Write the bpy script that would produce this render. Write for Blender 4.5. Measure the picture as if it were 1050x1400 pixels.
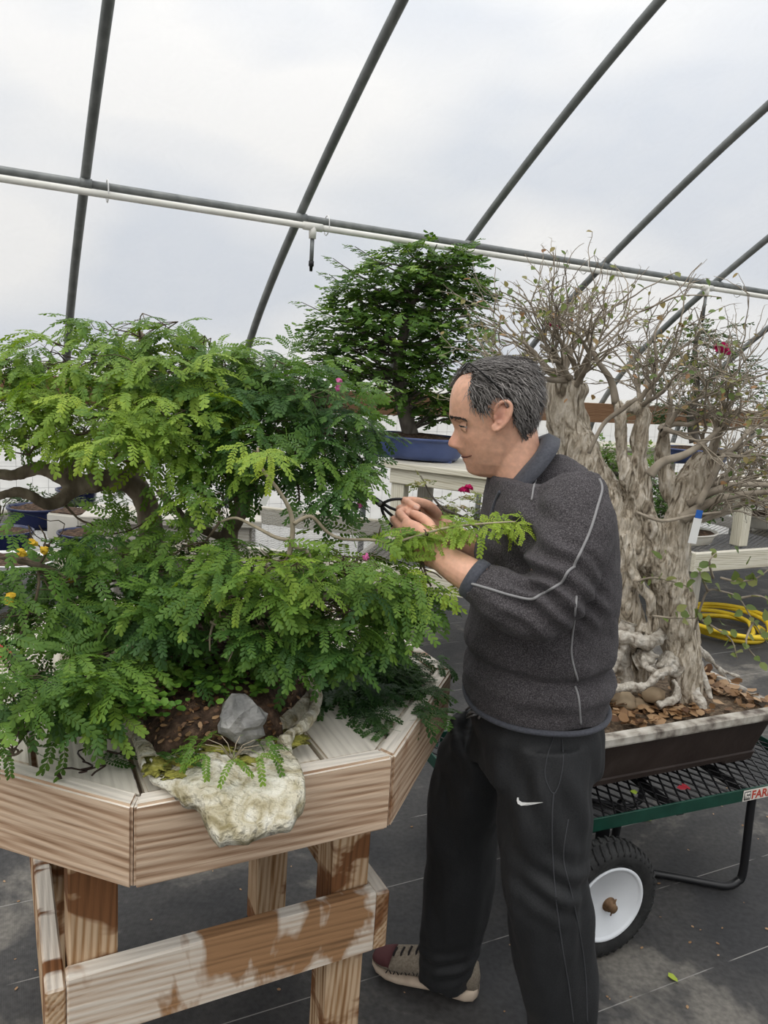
import bpy, bmesh, math, random
import numpy as np
from math import sin, cos, pi, radians, degrees, atan2, sqrt, exp, tan
from mathutils import Vector, Matrix, noise, Quaternion
random.seed(7); rng = np.random.default_rng(7)
sc = bpy.context.scene
for o in list(bpy.data.objects): bpy.data.objects.remove(o)

# ------------------------------------------------------------------ camera
FPX = 1050.0; HC = 1.64; PITCH = radians(10.4); ROLL = radians(3.7)
fw = np.array([0, cos(PITCH), -sin(PITCH)]); r0 = np.array([1.0, 0, 0]); u0 = np.cross(r0, fw)
RR = cos(ROLL)*r0 + sin(ROLL)*u0; UU = -sin(ROLL)*r0 + cos(ROLL)*u0
CP = np.array([0, 0, HC])
cd = bpy.data.cameras.new('camera'); cam = bpy.data.objects.new('camera', cd)
sc.collection.objects.link(cam); sc.camera = cam
cd.sensor_fit = 'VERTICAL'; cd.sensor_height = 36; cd.sensor_width = 27; cd.lens = FPX/1400*36
cd.clip_start = .02; cd.clip_end = 300
m = Matrix(((RR[0], UU[0], -fw[0], 0), (RR[1], UU[1], -fw[1], 0), (RR[2], UU[2], -fw[2], HC), (0, 0, 0, 1)))
cam.matrix_world = m

# real-world places measured from the photograph with the solved camera
def ray(x, y): return fw + RR*((x-525)/FPX) + UU*((700-y)/FPX)
def atD(x, y, D): return CP + ray(x, y)*D
def atZ(x, y, z): d = ray(x, y); return CP + d*((z-HC)/d[2])
def atP(x, y, p, n): d = ray(x, y); n = np.array(n, float); return CP + d*(np.dot(np.array(p)-CP, n)/np.dot(d, n))
def atY(x, y, Y): return atP(x, y, (0, Y, 0), (0, 1, 0))
def proj(p):
    v = np.asarray(p, float)-CP; D = v@fw
    return np.stack([525+FPX*(v@RR)/D, 700-FPX*(v@UU)/D, D], -1)

# ------------------------------------------------------------------ sky and sun
w = bpy.data.worlds.new('World'); sc.world = w; w.use_nodes = True
nt = w.node_tree; nt.nodes.clear()
def N(t, k, **kw):
    n = t.nodes.new(k)
    for a, b in kw.items(): setattr(n, a, b)
    return n
tc = N(nt, 'ShaderNodeTexCoord'); mp = N(nt, 'ShaderNodeMapping'); mp.inputs['Scale'].default_value = (1.6, 1.6, 3.4); mp.inputs['Location'].default_value = (.35, .2, .1)
ns = N(nt, 'ShaderNodeTexNoise'); ns.inputs['Scale'].default_value = 1.5; ns.inputs['Detail'].default_value = 3; ns.inputs['Roughness'].default_value = .42
rp = N(nt, 'ShaderNodeValToRGB')
rp.color_ramp.elements[0].position = .40; rp.color_ramp.elements[0].color = (.645, .685, .745, 1)
rp.color_ramp.elements[1].position = .56; rp.color_ramp.elements[1].color = (.87, .865, .85, 1)
sx = N(nt, 'ShaderNodeSeparateXYZ'); mr = N(nt, 'ShaderNodeMapRange')
mr.inputs['From Min'].default_value = 0; mr.inputs['From Max'].default_value = 1; mr.inputs['To Min'].default_value = .95; mr.inputs['To Max'].default_value = 2.9
pw = N(nt, 'ShaderNodeMath', operation='POWER', use_clamp=True); pw.inputs[1].default_value = 2.0   # overcast sky, brighter towards the zenith
mu = N(nt, 'ShaderNodeMix', data_type='RGBA', blend_type='MULTIPLY'); mu.inputs[0].default_value = 1
bg = N(nt, 'ShaderNodeBackground'); bg.inputs['Strength'].default_value = 1.0
ow = N(nt, 'ShaderNodeOutputWorld'); L = nt.links
L.new(tc.outputs['Generated'], mp.inputs[0]); L.new(mp.outputs[0], ns.inputs['Vector']); L.new(ns.outputs['Fac'], rp.inputs[0])
L.new(tc.outputs['Generated'], sx.inputs[0]); L.new(sx.outputs['Z'], pw.inputs[0]); L.new(pw.outputs[0], mr.inputs['Value'])
L.new(rp.outputs[0], mu.inputs[6]); L.new(mr.outputs[0], mu.inputs[7]); L.new(mu.outputs[2], bg.inputs['Color']); L.new(bg.outputs[0], ow.inputs[0])
sl = bpy.data.lights.new('sun', 'SUN'); sl.energy = 1.5; sl.angle = radians(50); sl.color = (1, .96, .9)
so = bpy.data.objects.new('sun', sl); sc.collection.objects.link(so)
so.rotation_euler = Vector((.35, .45, -.82)).to_track_quat('-Z', 'Y').to_euler()
vs = sc.view_settings; vs.view_transform = 'Standard'; vs.look = 'None'; vs.gamma = 1; vs.use_curve_mapping = False
vs.exposure = 0.0

# ------------------------------------------------------------------ helpers
COL = sc.collection
def link(o): COL.objects.link(o); return o
def tag(o, label=None, cat=None, group=None, kind=None):
    if label: o['label'] = label
    if cat: o['category'] = cat
    if group: o['group'] = group
    if kind: o['kind'] = kind
    return o
def thing(name, label, cat, loc=(0, 0, 0), group=None):
    o = bpy.data.objects.new(name, None); o.empty_display_size = .05
    link(o); o.location = Vector([float(v) for v in loc]); return tag(o, label, cat, group)
def adopt(o, parent):
    o.parent = parent
    M_ = Matrix.Identity(4); p = parent
    while p: M_ = p.matrix_basis @ M_ if not p.parent else p.parent.matrix_basis @ p.matrix_basis @ M_; break
    return o
def world_of(p):
    if p is None: return Matrix.Identity(4)
    return world_of(p.parent) @ p.matrix_parent_inverse @ p.matrix_basis
def put(o, parent):
    """parent a child that was built in world coordinates"""
    o.parent = parent; o.matrix_parent_inverse = world_of(parent).inverted(); return o
def mesh_from(name, v, f, smooth=False):
    me = bpy.data.meshes.new(name); me.from_pydata([tuple(map(float, p)) for p in v], [], f); me.update()
    if smooth: me.polygons.foreach_set('use_smooth', [True]*len(me.polygons))
    return me
def obj(name, me, mat=None, parent=None, mw=None):
    o = bpy.data.objects.new(name, me); link(o)
    if mat is not None and len(me.materials) == 0: me.materials.append(mat)
    if mw is not None: o.matrix_basis = mw
    if parent: put(o, parent)
    return o
class MB:
    def __init__(s): s.v = []; s.f = []; s.mi = []
    def add(s, v, f, mi=0):
        b = len(s.v); s.v.extend([tuple(map(float, p)) for p in v]); s.f.extend([tuple(i+b for i in q) for q in f]); s.mi.extend([mi]*len(f)); return s
    def build(s, name, mat, parent=None, smooth=True, mw=None):
        me = mesh_from(name, s.v, s.f, smooth)
        mats = mat if isinstance(mat, (list, tuple)) else [mat]
        for q in mats: me.materials.append(q)
        if len(mats) > 1: me.polygons.foreach_set('material_index', s.mi)
        return obj(name, me, None, parent, mw)
def tube(pts, rad, n=8, cap=True, closed=False):
    P = [Vector([float(c) for c in p]) for p in pts]; k = len(P)
    if not hasattr(rad, '__len__'): rad = [rad]*k
    v = []; f = []; up = None
    for i in range(k):
        if closed: t = P[(i+1) % k]-P[i-1]
        else: t = P[min(i+1, k-1)]-P[max(i-1, 0)]
        if t.length < 1e-9: t = Vector((0, 0, 1))
        t.normalize()
        if up is None:
            a = Vector((0, 0, 1)) if abs(t.z) < .9 else Vector((1, 0, 0)); up = (a-t*a.dot(t)).normalized()
        else:
            up = up-t*up.dot(t)
            up = up.normalized() if up.length > 1e-6 else t.orthogonal().normalized()
        s = t.cross(up)
        for j in range(n):
            a = 2*pi*j/n; v.append(P[i]+(up*cos(a)+s*sin(a))*rad[i])
    for i in range(k if closed else k-1):
        i2 = (i+1) % k
        for j in range(n):
            j2 = (j+1) % n; f.append((i*n+j, i*n+j2, i2*n+j2, i2*n+j))
    if cap and not closed:
        f.append(tuple(range(n-1, -1, -1))); f.append(tuple((k-1)*n+j for j in range(n)))
    return v, f
def spline(pts, n=6):
    P = [np.array(p, float) for p in pts]; out = []
    for i in range(len(P)-1):
        p0 = P[max(i-1, 0)]; p1 = P[i]; p2 = P[i+1]; p3 = P[min(i+2, len(P)-1)]
        for j in range(n):
            t = j/n
            out.append(.5*((2*p1)+(p2-p0)*t+(2*p0-5*p1+4*p2-p3)*t*t+(3*p1-p0-3*p2+p3)*t**3))
    out.append(P[-1]); return out
def box(a, b):
    (x0, y0, z0), (x1, y1, z1) = a, b
    return [(x0, y0, z0), (x1, y0, z0), (x1, y1, z0), (x0, y1, z0), (x0, y0, z1), (x1, y0, z1), (x1, y1, z1), (x0, y1, z1)], \
           [(3, 2, 1, 0), (4, 5, 6, 7), (0, 1, 5, 4), (1, 2, 6, 5), (2, 3, 7, 6), (3, 0, 4, 7)]
def bevel(me, off=.004, seg=1):
    bm = bmesh.new(); bm.from_mesh(me)
    bmesh.ops.remove_doubles(bm, verts=bm.verts, dist=1e-5)
    bmesh.ops.recalc_face_normals(bm, faces=bm.faces)
    bmesh.ops.bevel(bm, geom=[e for e in bm.edges if e.calc_face_angle(0) > .5], offset=off, segments=seg, affect='EDGES', clamp_overlap=True)
    bm.to_mesh(me); bm.free(); return me
_bc = {}
def plank_mesh(l, wd, h, bv=.004):
    k = (round(l, 4), round(wd, 4), round(h, 4), bv)
    if k not in _bc:
        _bc[k] = bevel(mesh_from('plank', *box((0, -wd/2, -h/2), (l, wd/2, h/2))), bv)
    return _bc[k]
def beam(name, p, q, wd, h, mat, parent, up=(0, 0, 1), bv=.004):
    """straight timber from p to q (centre line), wd across, h along up"""
    p = Vector([float(c) for c in p]); q = Vector([float(c) for c in q]); x = (q-p); l = x.length; x.normalize()
    z = Vector(up); z = (z-x*z.dot(x)).normalized(); y = z.cross(x)
    mw = Matrix(((x.x, y.x, z.x, p.x), (x.y, y.y, z.y, p.y), (x.z, y.z, z.z, p.z), (0, 0, 0, 1)))
    me = plank_mesh(l, wd, h, bv)
    if me.materials and me.materials[0] != mat:
        me = me.copy(); me.materials.clear()
    return obj(name, me, mat, parent, mw)
def clip_poly(poly, a, b):
    """keep the part of a 2-D polygon left of line a->b"""
    out = []; n = len(poly); d = (b[0]-a[0], b[1]-a[1])
    side = lambda p: d[0]*(p[1]-a[1])-d[1]*(p[0]-a[0])
    for i in range(n):
        p, q = poly[i], poly[(i+1) % n]; s, t = side(p), side(q)
        if s >= 0: out.append(p)
        if s*t < 0: k = s/(s-t); out.append((p[0]+(q[0]-p[0])*k, p[1]+(q[1]-p[1])*k))
    return out
def prism(poly, z0, z1):
    n = len(poly); v = [(x, y, z0) for x, y in poly]+[(x, y, z1) for x, y in poly]
    f = [tuple(range(n-1, -1, -1)), tuple(range(n, 2*n))]+[(i, (i+1) % n, n+(i+1) % n, n+i) for i in range(n)]
    return v, f
def lathe(prof, n=32, c=(0, 0, 0), axis='Z', sx_=1, sy_=1):
    v = []; f = []; k = len(prof)
    for r, z in prof:
        for j in range(n):
            a = 2*pi*j/n; v.append((c[0]+r*cos(a)*sx_, c[1]+r*sin(a)*sy_, c[2]+z))
    for i in range(k-1):
        for j in range(n): f.append((i*n+j, i*n+(j+1) % n, (i+1)*n+(j+1) % n, (i+1)*n+j))
    f.append(tuple(range(n-1, -1, -1))); f.append(tuple((k-1)*n+j for j in range(n)))
    return v, f
def remesh(o, vox, smooth=0, fac=.5):
    """union the lofted pieces of o into one continuous skin"""
    md = o.modifiers.new('r', 'REMESH'); md.mode = 'VOXEL'; md.voxel_size = vox; md.use_smooth_shade = True
    if smooth:
        s = o.modifiers.new('s', 'SMOOTH'); s.iterations = smooth; s.factor = fac
    dg = bpy.context.evaluated_depsgraph_get(); dg.update()
    me = bpy.data.meshes.new_from_object(o.evaluated_get(dg)); old = o.data
    o.modifiers.clear(); o.data = me; bpy.data.meshes.remove(old); return o
def fbm(p, s, oc=3, seed=0):
    v = 0; a = 1; q = Vector(p)*s+Vector((seed*7.1, seed*3.3, seed))
    for _ in range(oc): v += a*noise.noise(q); q = q*2.03; a *= .5
    return v

# ------------------------------------------------------------------ materials
def ramp(t, stops):
    r = N(t, 'ShaderNodeValToRGB'); e = r.color_ramp.elements
    while len(e) < len(stops): e.new(.5)
    for i, (p, c) in enumerate(stops): e[i].position = p; e[i].color = (*c, 1)
    return r
def newmat(name):
    mt = bpy.data.materials.new(name); mt.use_nodes = True; t = mt.node_tree
    b = t.nodes['Principled BSDF']; return mt, t, b
def mat(name, stops, scale=8, stretch=(1, 1, 1), detail=5, rough=.7, spec=.3, metal=0, bump=0, bscale=None, bdist=.01, coat=0, sheen=0, coord='Object', distort=0):
    mt, t, b = newmat(name)
    b.inputs['Roughness'].default_value = rough; b.inputs['Specular IOR Level'].default_value = spec; b.inputs['Metallic'].default_value = metal
    b.inputs['Coat Weight'].default_value = coat; b.inputs['Sheen Weight'].default_value = sheen
    if not isinstance(stops, list): b.inputs['Base Color'].default_value = (*stops, 1); stops = None
    c = N(t, 'ShaderNodeTexCoord'); mp = N(t, 'ShaderNodeMapping'); mp.inputs['Scale'].default_value = stretch
    t.links.new(c.outputs[coord], mp.inputs[0])
    if stops:
        n = N(t, 'ShaderNodeTexNoise'); n.inputs['Scale'].default_value = scale; n.inputs['Detail'].default_value = detail; n.inputs['Distortion'].default_value = distort
        r = ramp(t, stops); t.links.new(mp.outputs[0], n.inputs['Vector']); t.links.new(n.outputs['Fac'], r.inputs[0]); t.links.new(r.outputs[0], b.inputs['Base Color'])
    if bump:
        n2 = N(t, 'ShaderNodeTexNoise'); n2.inputs['Scale'].default_value = bscale or scale*2; n2.inputs['Detail'].default_value = 6
        bp = N(t, 'ShaderNodeBump'); bp.inputs['Strength'].default_value = bump; bp.inputs['Distance'].default_value = bdist
        t.links.new(mp.outputs[0], n2.inputs['Vector']); t.links.new(n2.outputs['Fac'], bp.inputs['Height']); t.links.new(bp.outputs[0], b.inputs['Normal'])
    return mt
def wood(name, pale, mid, dark, stain=None, stain_lo=.56, stain_scale=2.6, grain=1.0, bleach=(.80, .76, .68), bleach_amt=.8, seed=0, ring=26):
    """weathered softwood: grain runs along local X; faces that look up are sun-bleached"""
    mt, t, b = newmat(name); Lk = t.links
    b.inputs['Roughness'].default_value = .78; b.inputs['Specular IOR Level'].default_value = .2
    c = N(t, 'ShaderNodeTexCoord'); oi = N(t, 'ShaderNodeObjectInfo')
    ad = N(t, 'ShaderNodeVectorMath', operation='MULTIPLY_ADD'); cx = N(t, 'ShaderNodeCombineXYZ')
    for i in range(3): Lk.new(oi.outputs['Random'], cx.inputs[i])
    ad.inputs[1].default_value = (9, 5, 7); Lk.new(cx.outputs[0], ad.inputs[0]); Lk.new(c.outputs['Object'], ad.inputs[2])
    mp = N(t, 'ShaderNodeMapping'); mp.inputs['Scale'].default_value = (1.1, ring, ring); mp.inputs['Location'].default_value = (seed, seed*.7, 0); Lk.new(ad.outputs[0], mp.inputs[0])
    n1 = N(t, 'ShaderNodeTexNoise'); n1.inputs['Scale'].default_value = 2.2; n1.inputs['Detail'].default_value = 5; n1.inputs['Roughness'].default_value = .62; n1.inputs['Distortion'].default_value = .25
    Lk.new(mp.outputs[0], n1.inputs['Vector'])
    mp2 = N(t, 'ShaderNodeMapping'); mp2.inputs['Scale'].default_value = (.9, 13, 13); Lk.new(ad.outputs[0], mp2.inputs[0])
    wv = N(t, 'ShaderNodeTexWave'); wv.bands_direction = 'DIAGONAL'; wv.inputs['Scale'].default_value = 3.2; wv.inputs['Distortion'].default_value = 3.5; wv.inputs['Detail'].default_value = 2; wv.inputs['Detail Scale'].default_value = .8
    Lk.new(mp2.outputs[0], wv.inputs['Vector'])
    mx = N(t, 'ShaderNodeMath', operation='MULTIPLY_ADD'); mx.inputs[1].default_value = .22*grain
    sc1 = N(t, 'ShaderNodeMath', operation='MULTIPLY'); sc1.inputs[1].default_value = .92; Lk.new(n1.outputs['Fac'], sc1.inputs[0])
    Lk.new(wv.outputs['Fac'], mx.inputs[0]); Lk.new(sc1.outputs[0], mx.inputs[2])
    r = ramp(t, [(.25, dark), (.44, mid), (.66, pale)]); Lk.new(mx.outputs[0], r.inputs[0]); col = r.outputs[0]
    # sun-bleached upward faces
    g = N(t, 'ShaderNodeNewGeometry'); s = N(t, 'ShaderNodeSeparateXYZ'); Lk.new(g.outputs['Normal'], s.inputs[0])
    mrn = N(t, 'ShaderNodeMapRange'); mrn.inputs['From Min'].default_value = .45; mrn.inputs['From Max'].default_value = .9; mrn.inputs['To Max'].default_value = bleach_amt; Lk.new(s.outputs['Z'], mrn.inputs['Value'])
    rb = ramp(t, [(.22, tuple(x*.55 for x in bleach)), (.42, tuple(x*.86 for x in bleach)), (.62, bleach)]); Lk.new(mx.outputs[0], rb.inputs[0])
    m1 = N(t, 'ShaderNodeMix', data_type='RGBA'); Lk.new(mrn.outputs[0], m1.inputs[0]); Lk.new(col, m1.inputs[6]); Lk.new(rb.outputs[0], m1.inputs[7]); col = m1.outputs[2]
    if stain:
        mp3 = N(t, 'ShaderNodeMapping'); mp3.inputs['Scale'].default_value = (2.4, 1.3, 1.3); Lk.new(ad.outputs[0], mp3.inputs[0])
        n3 = N(t, 'ShaderNodeTexNoise'); n3.inputs['Scale'].default_value = stain_scale; n3.inputs['Detail'].default_value = 4; n3.inputs['Distortion'].default_value = .4; Lk.new(mp3.outputs[0], n3.inputs['Vector'])
        mr3 = N(t, 'ShaderNodeMapRange'); mr3.inputs['From Min'].default_value = stain_lo; mr3.inputs['From Max'].default_value = stain_lo+.05; Lk.new(n3.outputs['Fac'], mr3.inputs['Value'])
        rs = ramp(t, [(.25, tuple(x*.45 for x in stain)), (.6, stain)]); Lk.new(mx.outputs[0], rs.inputs[0])
        m2 = N(t, 'ShaderNodeMix', data_type='RGBA'); Lk.new(mr3.outputs[0], m2.inputs[0]); Lk.new(col, m2.inputs[6]); Lk.new(rs.outputs[0], m2.inputs[7]); col = m2.outputs[2]
    Lk.new(col, b.inputs['Base Color'])
    bp = N(t, 'ShaderNodeBump'); bp.inputs['Strength'].default_value = .5; bp.inputs['Distance'].default_value = .004; Lk.new(mx.outputs[0], bp.inputs['Height']); Lk.new(bp.outputs[0], b.inputs['Normal'])
    return mt

M_rim = wood('rim wood', (.56, .42, .30), (.36, .235, .15), (.15, .08, .04), stain=(.30, .15, .07), stain_lo=.66, ring=40)
M_deck = wood('deck wood', (.70, .64, .53), (.56, .47, .36), (.25, .17, .11), bleach=(.74, .69, .60), bleach_amt=.9)
M_leg = wood('leg wood', (.55, .40, .26), (.33, .19, .09), (.12, .05, .02), stain=(.20, .088, .036), stain_lo=.50, stain_scale=3.4)
M_str = wood('stretcher wood', (.70, .62, .52), (.58, .46, .35), (.30, .18, .10), stain=(.37, .205, .10), stain_lo=.535, stain_scale=3.0)
M_bench = wood('bench wood', (.66, .63, .52), (.54, .50, .39), (.32, .28, .19), bleach=(.60, .565, .49), bleach_amt=.8)
M_grey = wood('grey wood', (.40, .38, .33), (.32, .30, .25), (.17, .15, .12), bleach=(.55, .52, .46))
M_board = wood('brown board', (.20, .115, .065), (.15, .08, .042), (.08, .04, .02), bleach=(.3, .2, .12))
M_steel = mat('galvanised steel', [(.3, (.13, .14, .138)), (.7, (.21, .22, .215))], 14, rough=.5, spec=.4, metal=.35)
M_pvc = mat('pvc', [(.3, (.62, .61, .55)), (.7, (.74, .73, .68))], 6, rough=.45)
M_white = mat('white plastic', (.75, .75, .73), rough=.4)
M_blackp = mat('black plastic', (.012, .012, .013), rough=.4)
M_soil = mat('soil', [(.3, (.022, .014, .009)), (.55, (.075, .045, .028)), (.75, (.17, .11, .07))], 55, rough=.95, bump=1, bscale=90, bdist=.012)
# ------------------------------------------------------------------ greenhouse
YAW = radians(62); AX = np.array([sin(YAW), cos(YAW), 0]); NX = np.array([cos(YAW), -sin(YAW), 0])
def an(a, n, z): return AX*a+NX*n+np.array([0, 0, z])
half = [(-5.98, 0), (-5.96, .8), (-5.90, 1.18), (-5.78, 1.45), (-5.50, 1.81), (-5.10, 2.17), (-4.60, 2.54), (-4.05, 2.91), (-3.5, 3.25), (-2.95, 3.55), (-2.3, 3.84), (-1.2, 4.08)]
full = half+[(-2.4-n, z) for n, z in reversed(half[:-1])]
prof = spline([(n, z) for n, z in full], 4)
def film_mat(name, tr, tint, wr):
    mt, t, b = newmat(name); Lk = t.links; t.nodes.remove(b); out = t.nodes['Material Output']
    T = N(t, 'ShaderNodeBsdfTransparent'); T.inputs[0].default_value = (*tint, 1)
    D = N(t, 'ShaderNodeBsdfTranslucent'); D.inputs[0].default_value = (.9, .9, .9, 1)
    G = N(t, 'ShaderNodeBsdfDiffuse'); G.inputs[0].default_value = (.85, .85, .85, 1)
    c = N(t, 'ShaderNodeTexCoord'); mp = N(t, 'ShaderNodeMapping'); mp.inputs['Scale'].default_value = (1, 1, .45); Lk.new(c.outputs['Object'], mp.inputs[0])
    n = N(t, 'ShaderNodeTexNoise'); n.inputs['Scale'].default_value = 4; n.inputs['Detail'].default_value = 5; n.inputs['Roughness'].default_value = .55; n.inputs['Distortion'].default_value = .6; Lk.new(mp.outputs[0], n.inputs['Vector'])
    bp = N(t, 'ShaderNodeBump'); bp.inputs['Strength'].default_value = wr; bp.inputs['Distance'].default_value = .06; Lk.new(n.outputs['Fac'], bp.inputs['Height'])
    Lk.new(bp.outputs[0], D.inputs['Normal']); Lk.new(bp.outputs[0], G.inputs['Normal'])
    m1 = N(t, 'ShaderNodeMixShader'); m1.inputs[0].default_value = .5; Lk.new(D.outputs[0], m1.inputs[1]); Lk.new(G.outputs[0], m1.inputs[2])
    # faint milky streaks in the sheet
    r = ramp(t, [(.35, (tr, tr, tr)), (.75, (tr*.86, tr*.86, tr*.86))]); Lk.new(n.outputs['Fac'], r.inputs[0])
    m2 = N(t, 'ShaderNodeMixShader'); Lk.new(r.outputs[0], m2.inputs[0]); Lk.new(m1.outputs[0], m2.inputs[1]); Lk.new(T.outputs[0], m2.inputs[2]); Lk.new(m2.outputs[0], out.inputs[0])
    return mt
M_film = film_mat('greenhouse film', .86, (.985, .985, .99), .35)
M_film2 = film_mat('side film', .45, (.97, .97, .97), .3)
def sheet(name, pr, a0, a1, mt, na=60):
    v = []; f = []; k = len(pr)
    for i in range(na+1):
        a = a0+(a1-a0)*i/na
        for n, z in pr: v.append(an(a, n, z))
    for i in range(na):
        for j in range(k-1): f.append((i*k+j, i*k+j+1, (i+1)*k+j+1, (i+1)*k+j))
    return tag(obj(name, mesh_from(name, v, f, True), mt), kind='structure')
c0 = np.array([-1.2, 1.2])
outp = []
for n, z in prof:
    d = np.array([n, z])-c0; d /= np.linalg.norm(d); q = np.array([n, z])+d*.045; outp.append((q[0], max(q[1], 0.0)))
zcut = 1.47
tag(sheet('ceiling', [q for q in outp if q[1] >= zcut-.05], -7, 22, M_film), 'milky translucent greenhouse film stretched over the hoops')
tag(sheet('wall_back', [q for q in outp if q[1] <= zcut and q[0] < -3], -7, 22, M_film2), 'white film side wall below the brown board')
tag(sheet('wall_front', [q for q in outp if q[1] <= zcut and q[0] > 0], -7, 22, M_film2), 'film side wall behind the photographer')

# ground cloth: woven black fabric with pale stitch lines and dusty patches
def ground_mat():
    mt, t, b = newmat('ground cloth'); Lk = t.links; b.inputs['Roughness'].default_value = .62; b.inputs['Specular IOR Level'].default_value = .35
    c = N(t, 'ShaderNodeTexCoord'); mp = N(t, 'ShaderNodeMapping'); mp.inputs['Rotation'].default_value = (0, 0, radians(-26)); Lk.new(c.outputs['Object'], mp.inputs[0])
    n = N(t, 'ShaderNodeTexNoise'); n.inputs['Scale'].default_value = 1.7; n.inputs['Detail'].default_value = 6; n.inputs['Roughness'].default_value = .62; n.inputs['Distortion'].default_value = .4; Lk.new(c.outputs['Object'], n.inputs['Vector'])
    r = ramp(t, [(.42, (.028, .028, .029)), (.56, (.05, .048, .046)), (.62, (.13, .12, .105)), (.75, (.19, .175, .15))]); Lk.new(n.outputs['Fac'], r.inputs[0])
    n4 = N(t, 'ShaderNodeTexNoise'); n4.inputs['Scale'].default_value = 60; n4.inputs['Detail'].default_value = 4; Lk.new(c.outputs['Object'], n4.inputs['Vector'])
    r4 = ramp(t, [(.3, (.7, .7, .7)), (.7, (1.25, 1.25, 1.25))]); Lk.new(n4.outputs['Fac'], r4.inputs[0])
    m0 = N(t, 'ShaderNodeMix', data_type='RGBA', blend_type='MULTIPLY'); m0.inputs[0].default_value = 1; Lk.new(r.outputs[0], m0.inputs[6]); Lk.new(r4.outputs[0], m0.inputs[7])
    s = N(t, 'ShaderNodeSeparateXYZ'); Lk.new(mp.outputs[0], s.inputs[0])
    wv = N(t, 'ShaderNodeMath', operation='PINGPONG'); wv.inputs[1].default_value = .1625
    ad = N(t, 'ShaderNodeMath', operation='ADD'); ad.inputs[1].default_value = 10*.325 - .012 ; Lk.new(s.outputs['Y'], ad.inputs[0]); Lk.new(ad.outputs[0], wv.inputs[0])
    lt = N(t, 'ShaderNodeMath', operation='LESS_THAN'); lt.inputs[1].default_value = .0016; Lk.new(wv.outputs[0], lt.inputs[0])
    # broken stitches
    n2 = N(t, 'ShaderNodeTexNoise'); n2.inputs['Scale'].default_value = 9; Lk.new(mp.outputs[0], n2.inputs['Vector'])
    g2 = N(t, 'ShaderNodeMapRange'); g2.inputs['From Min'].default_value = .35; g2.inputs['From Max'].default_value = .5; g2.inputs['To Max'].default_value = .75; Lk.new(n2.outputs['Fac'], g2.inputs['Value'])
    ml = N(t, 'ShaderNodeMath', operation='MULTIPLY'); Lk.new(lt.outputs[0], ml.inputs[0]); Lk.new(g2.outputs[0], ml.inputs[1])
    m1 = N(t, 'ShaderNodeMix', data_type='RGBA'); Lk.new(ml.outputs[0], m1.inputs[0]); Lk.new(m0.outputs[2], m1.inputs[6]); m1.inputs[7].default_value = (.3, .29, .27, 1)
    Lk.new(m1.outputs[2], b.inputs['Base Color'])
    # weave relief
    w1 = N(t, 'ShaderNodeTexWave'); w1.inputs['Scale'].default_value = 110; Lk.new(mp.outputs[0], w1.inputs['Vector'])
    w2 = N(t, 'ShaderNodeTexWave'); w2.bands_direction = 'Y'; w2.inputs['Scale'].default_value = 110; Lk.new(mp.outputs[0], w2.inputs['Vector'])
    mm = N(t, 'ShaderNodeMath', operation='MULTIPLY'); Lk.new(w1.outputs['Fac'], mm.inputs[0]); Lk.new(w2.outputs['Fac'], mm.inputs[1])
    bp = N(t, 'ShaderNodeBump'); bp.inputs['Strength'].default_value = .35; bp.inputs['Distance'].default_value = .002; Lk.new(mm.outputs[0], bp.inputs['Height'])
    bp2 = N(t, 'ShaderNodeBump'); bp2.inputs['Strength'].default_value = .3; bp2.inputs['Distance'].default_value = .05; Lk.new(n.outputs['Fac'], bp2.inputs['Height']); Lk.new(bp.outputs[0], bp2.inputs['Normal']); Lk.new(bp2.outputs[0], b.inputs['Normal'])
    return mt
M_ground = ground_mat()
v = [an(-7, -5.99, 0), an(22, -5.99, 0), an(22, 3.6, 0), an(-7, 3.6, 0)]
tag(obj('floor', mesh_from('floor', v, [(3, 2, 1, 0)]), M_ground), 'black woven ground cloth with pale stitch lines and dusty patches', kind='structure')
M_out = mat('gravel outside', [(.3, (.3, .29, .26)), (.7, (.5, .49, .45))], 3, rough=.9)
v = [(-80, -60, -.03), (80, -60, -.03), (80, 100, -.03), (-80, 100, -.03)]
tag(obj('trim_1', mesh_from('trim_1', v, [(0, 1, 2, 3)]), M_out), 'pale gravel ground outside the greenhouse', kind='structure')

A2 = 1.745
ordn = {0: 'steel hoop pipe just outside the left of the view', 1: 'grey steel hoop pipe, leftmost in view', 2: 'grey steel hoop pipe, second from the left, above the raintree', 3: 'grey steel hoop pipe behind the top of the blue-pot tree', 4: 'grey steel hoop pipe running behind the thick trunk beside the head', 5: 'grey steel hoop pipe crossing behind the centre of the bougainvillea', 6: 'grey steel hoop pipe second from the right edge', 7: 'grey steel hoop pipe farthest right in view'}
hp = [np.array(q) for q in prof]
for k in range(0, 9):
    a = A2+(k-2)*1.22
    tv, tf = tube([an(a, q[0], q[1]) for q in hp], .026, 12)
    o = MB().add(tv, tf).build('hoop_pipe', M_steel)
    tag(o, ordn.get(k, 'steel hoop pipe beyond the right edge of the view'), 'pipe', 'greenhouse hoops')
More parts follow.
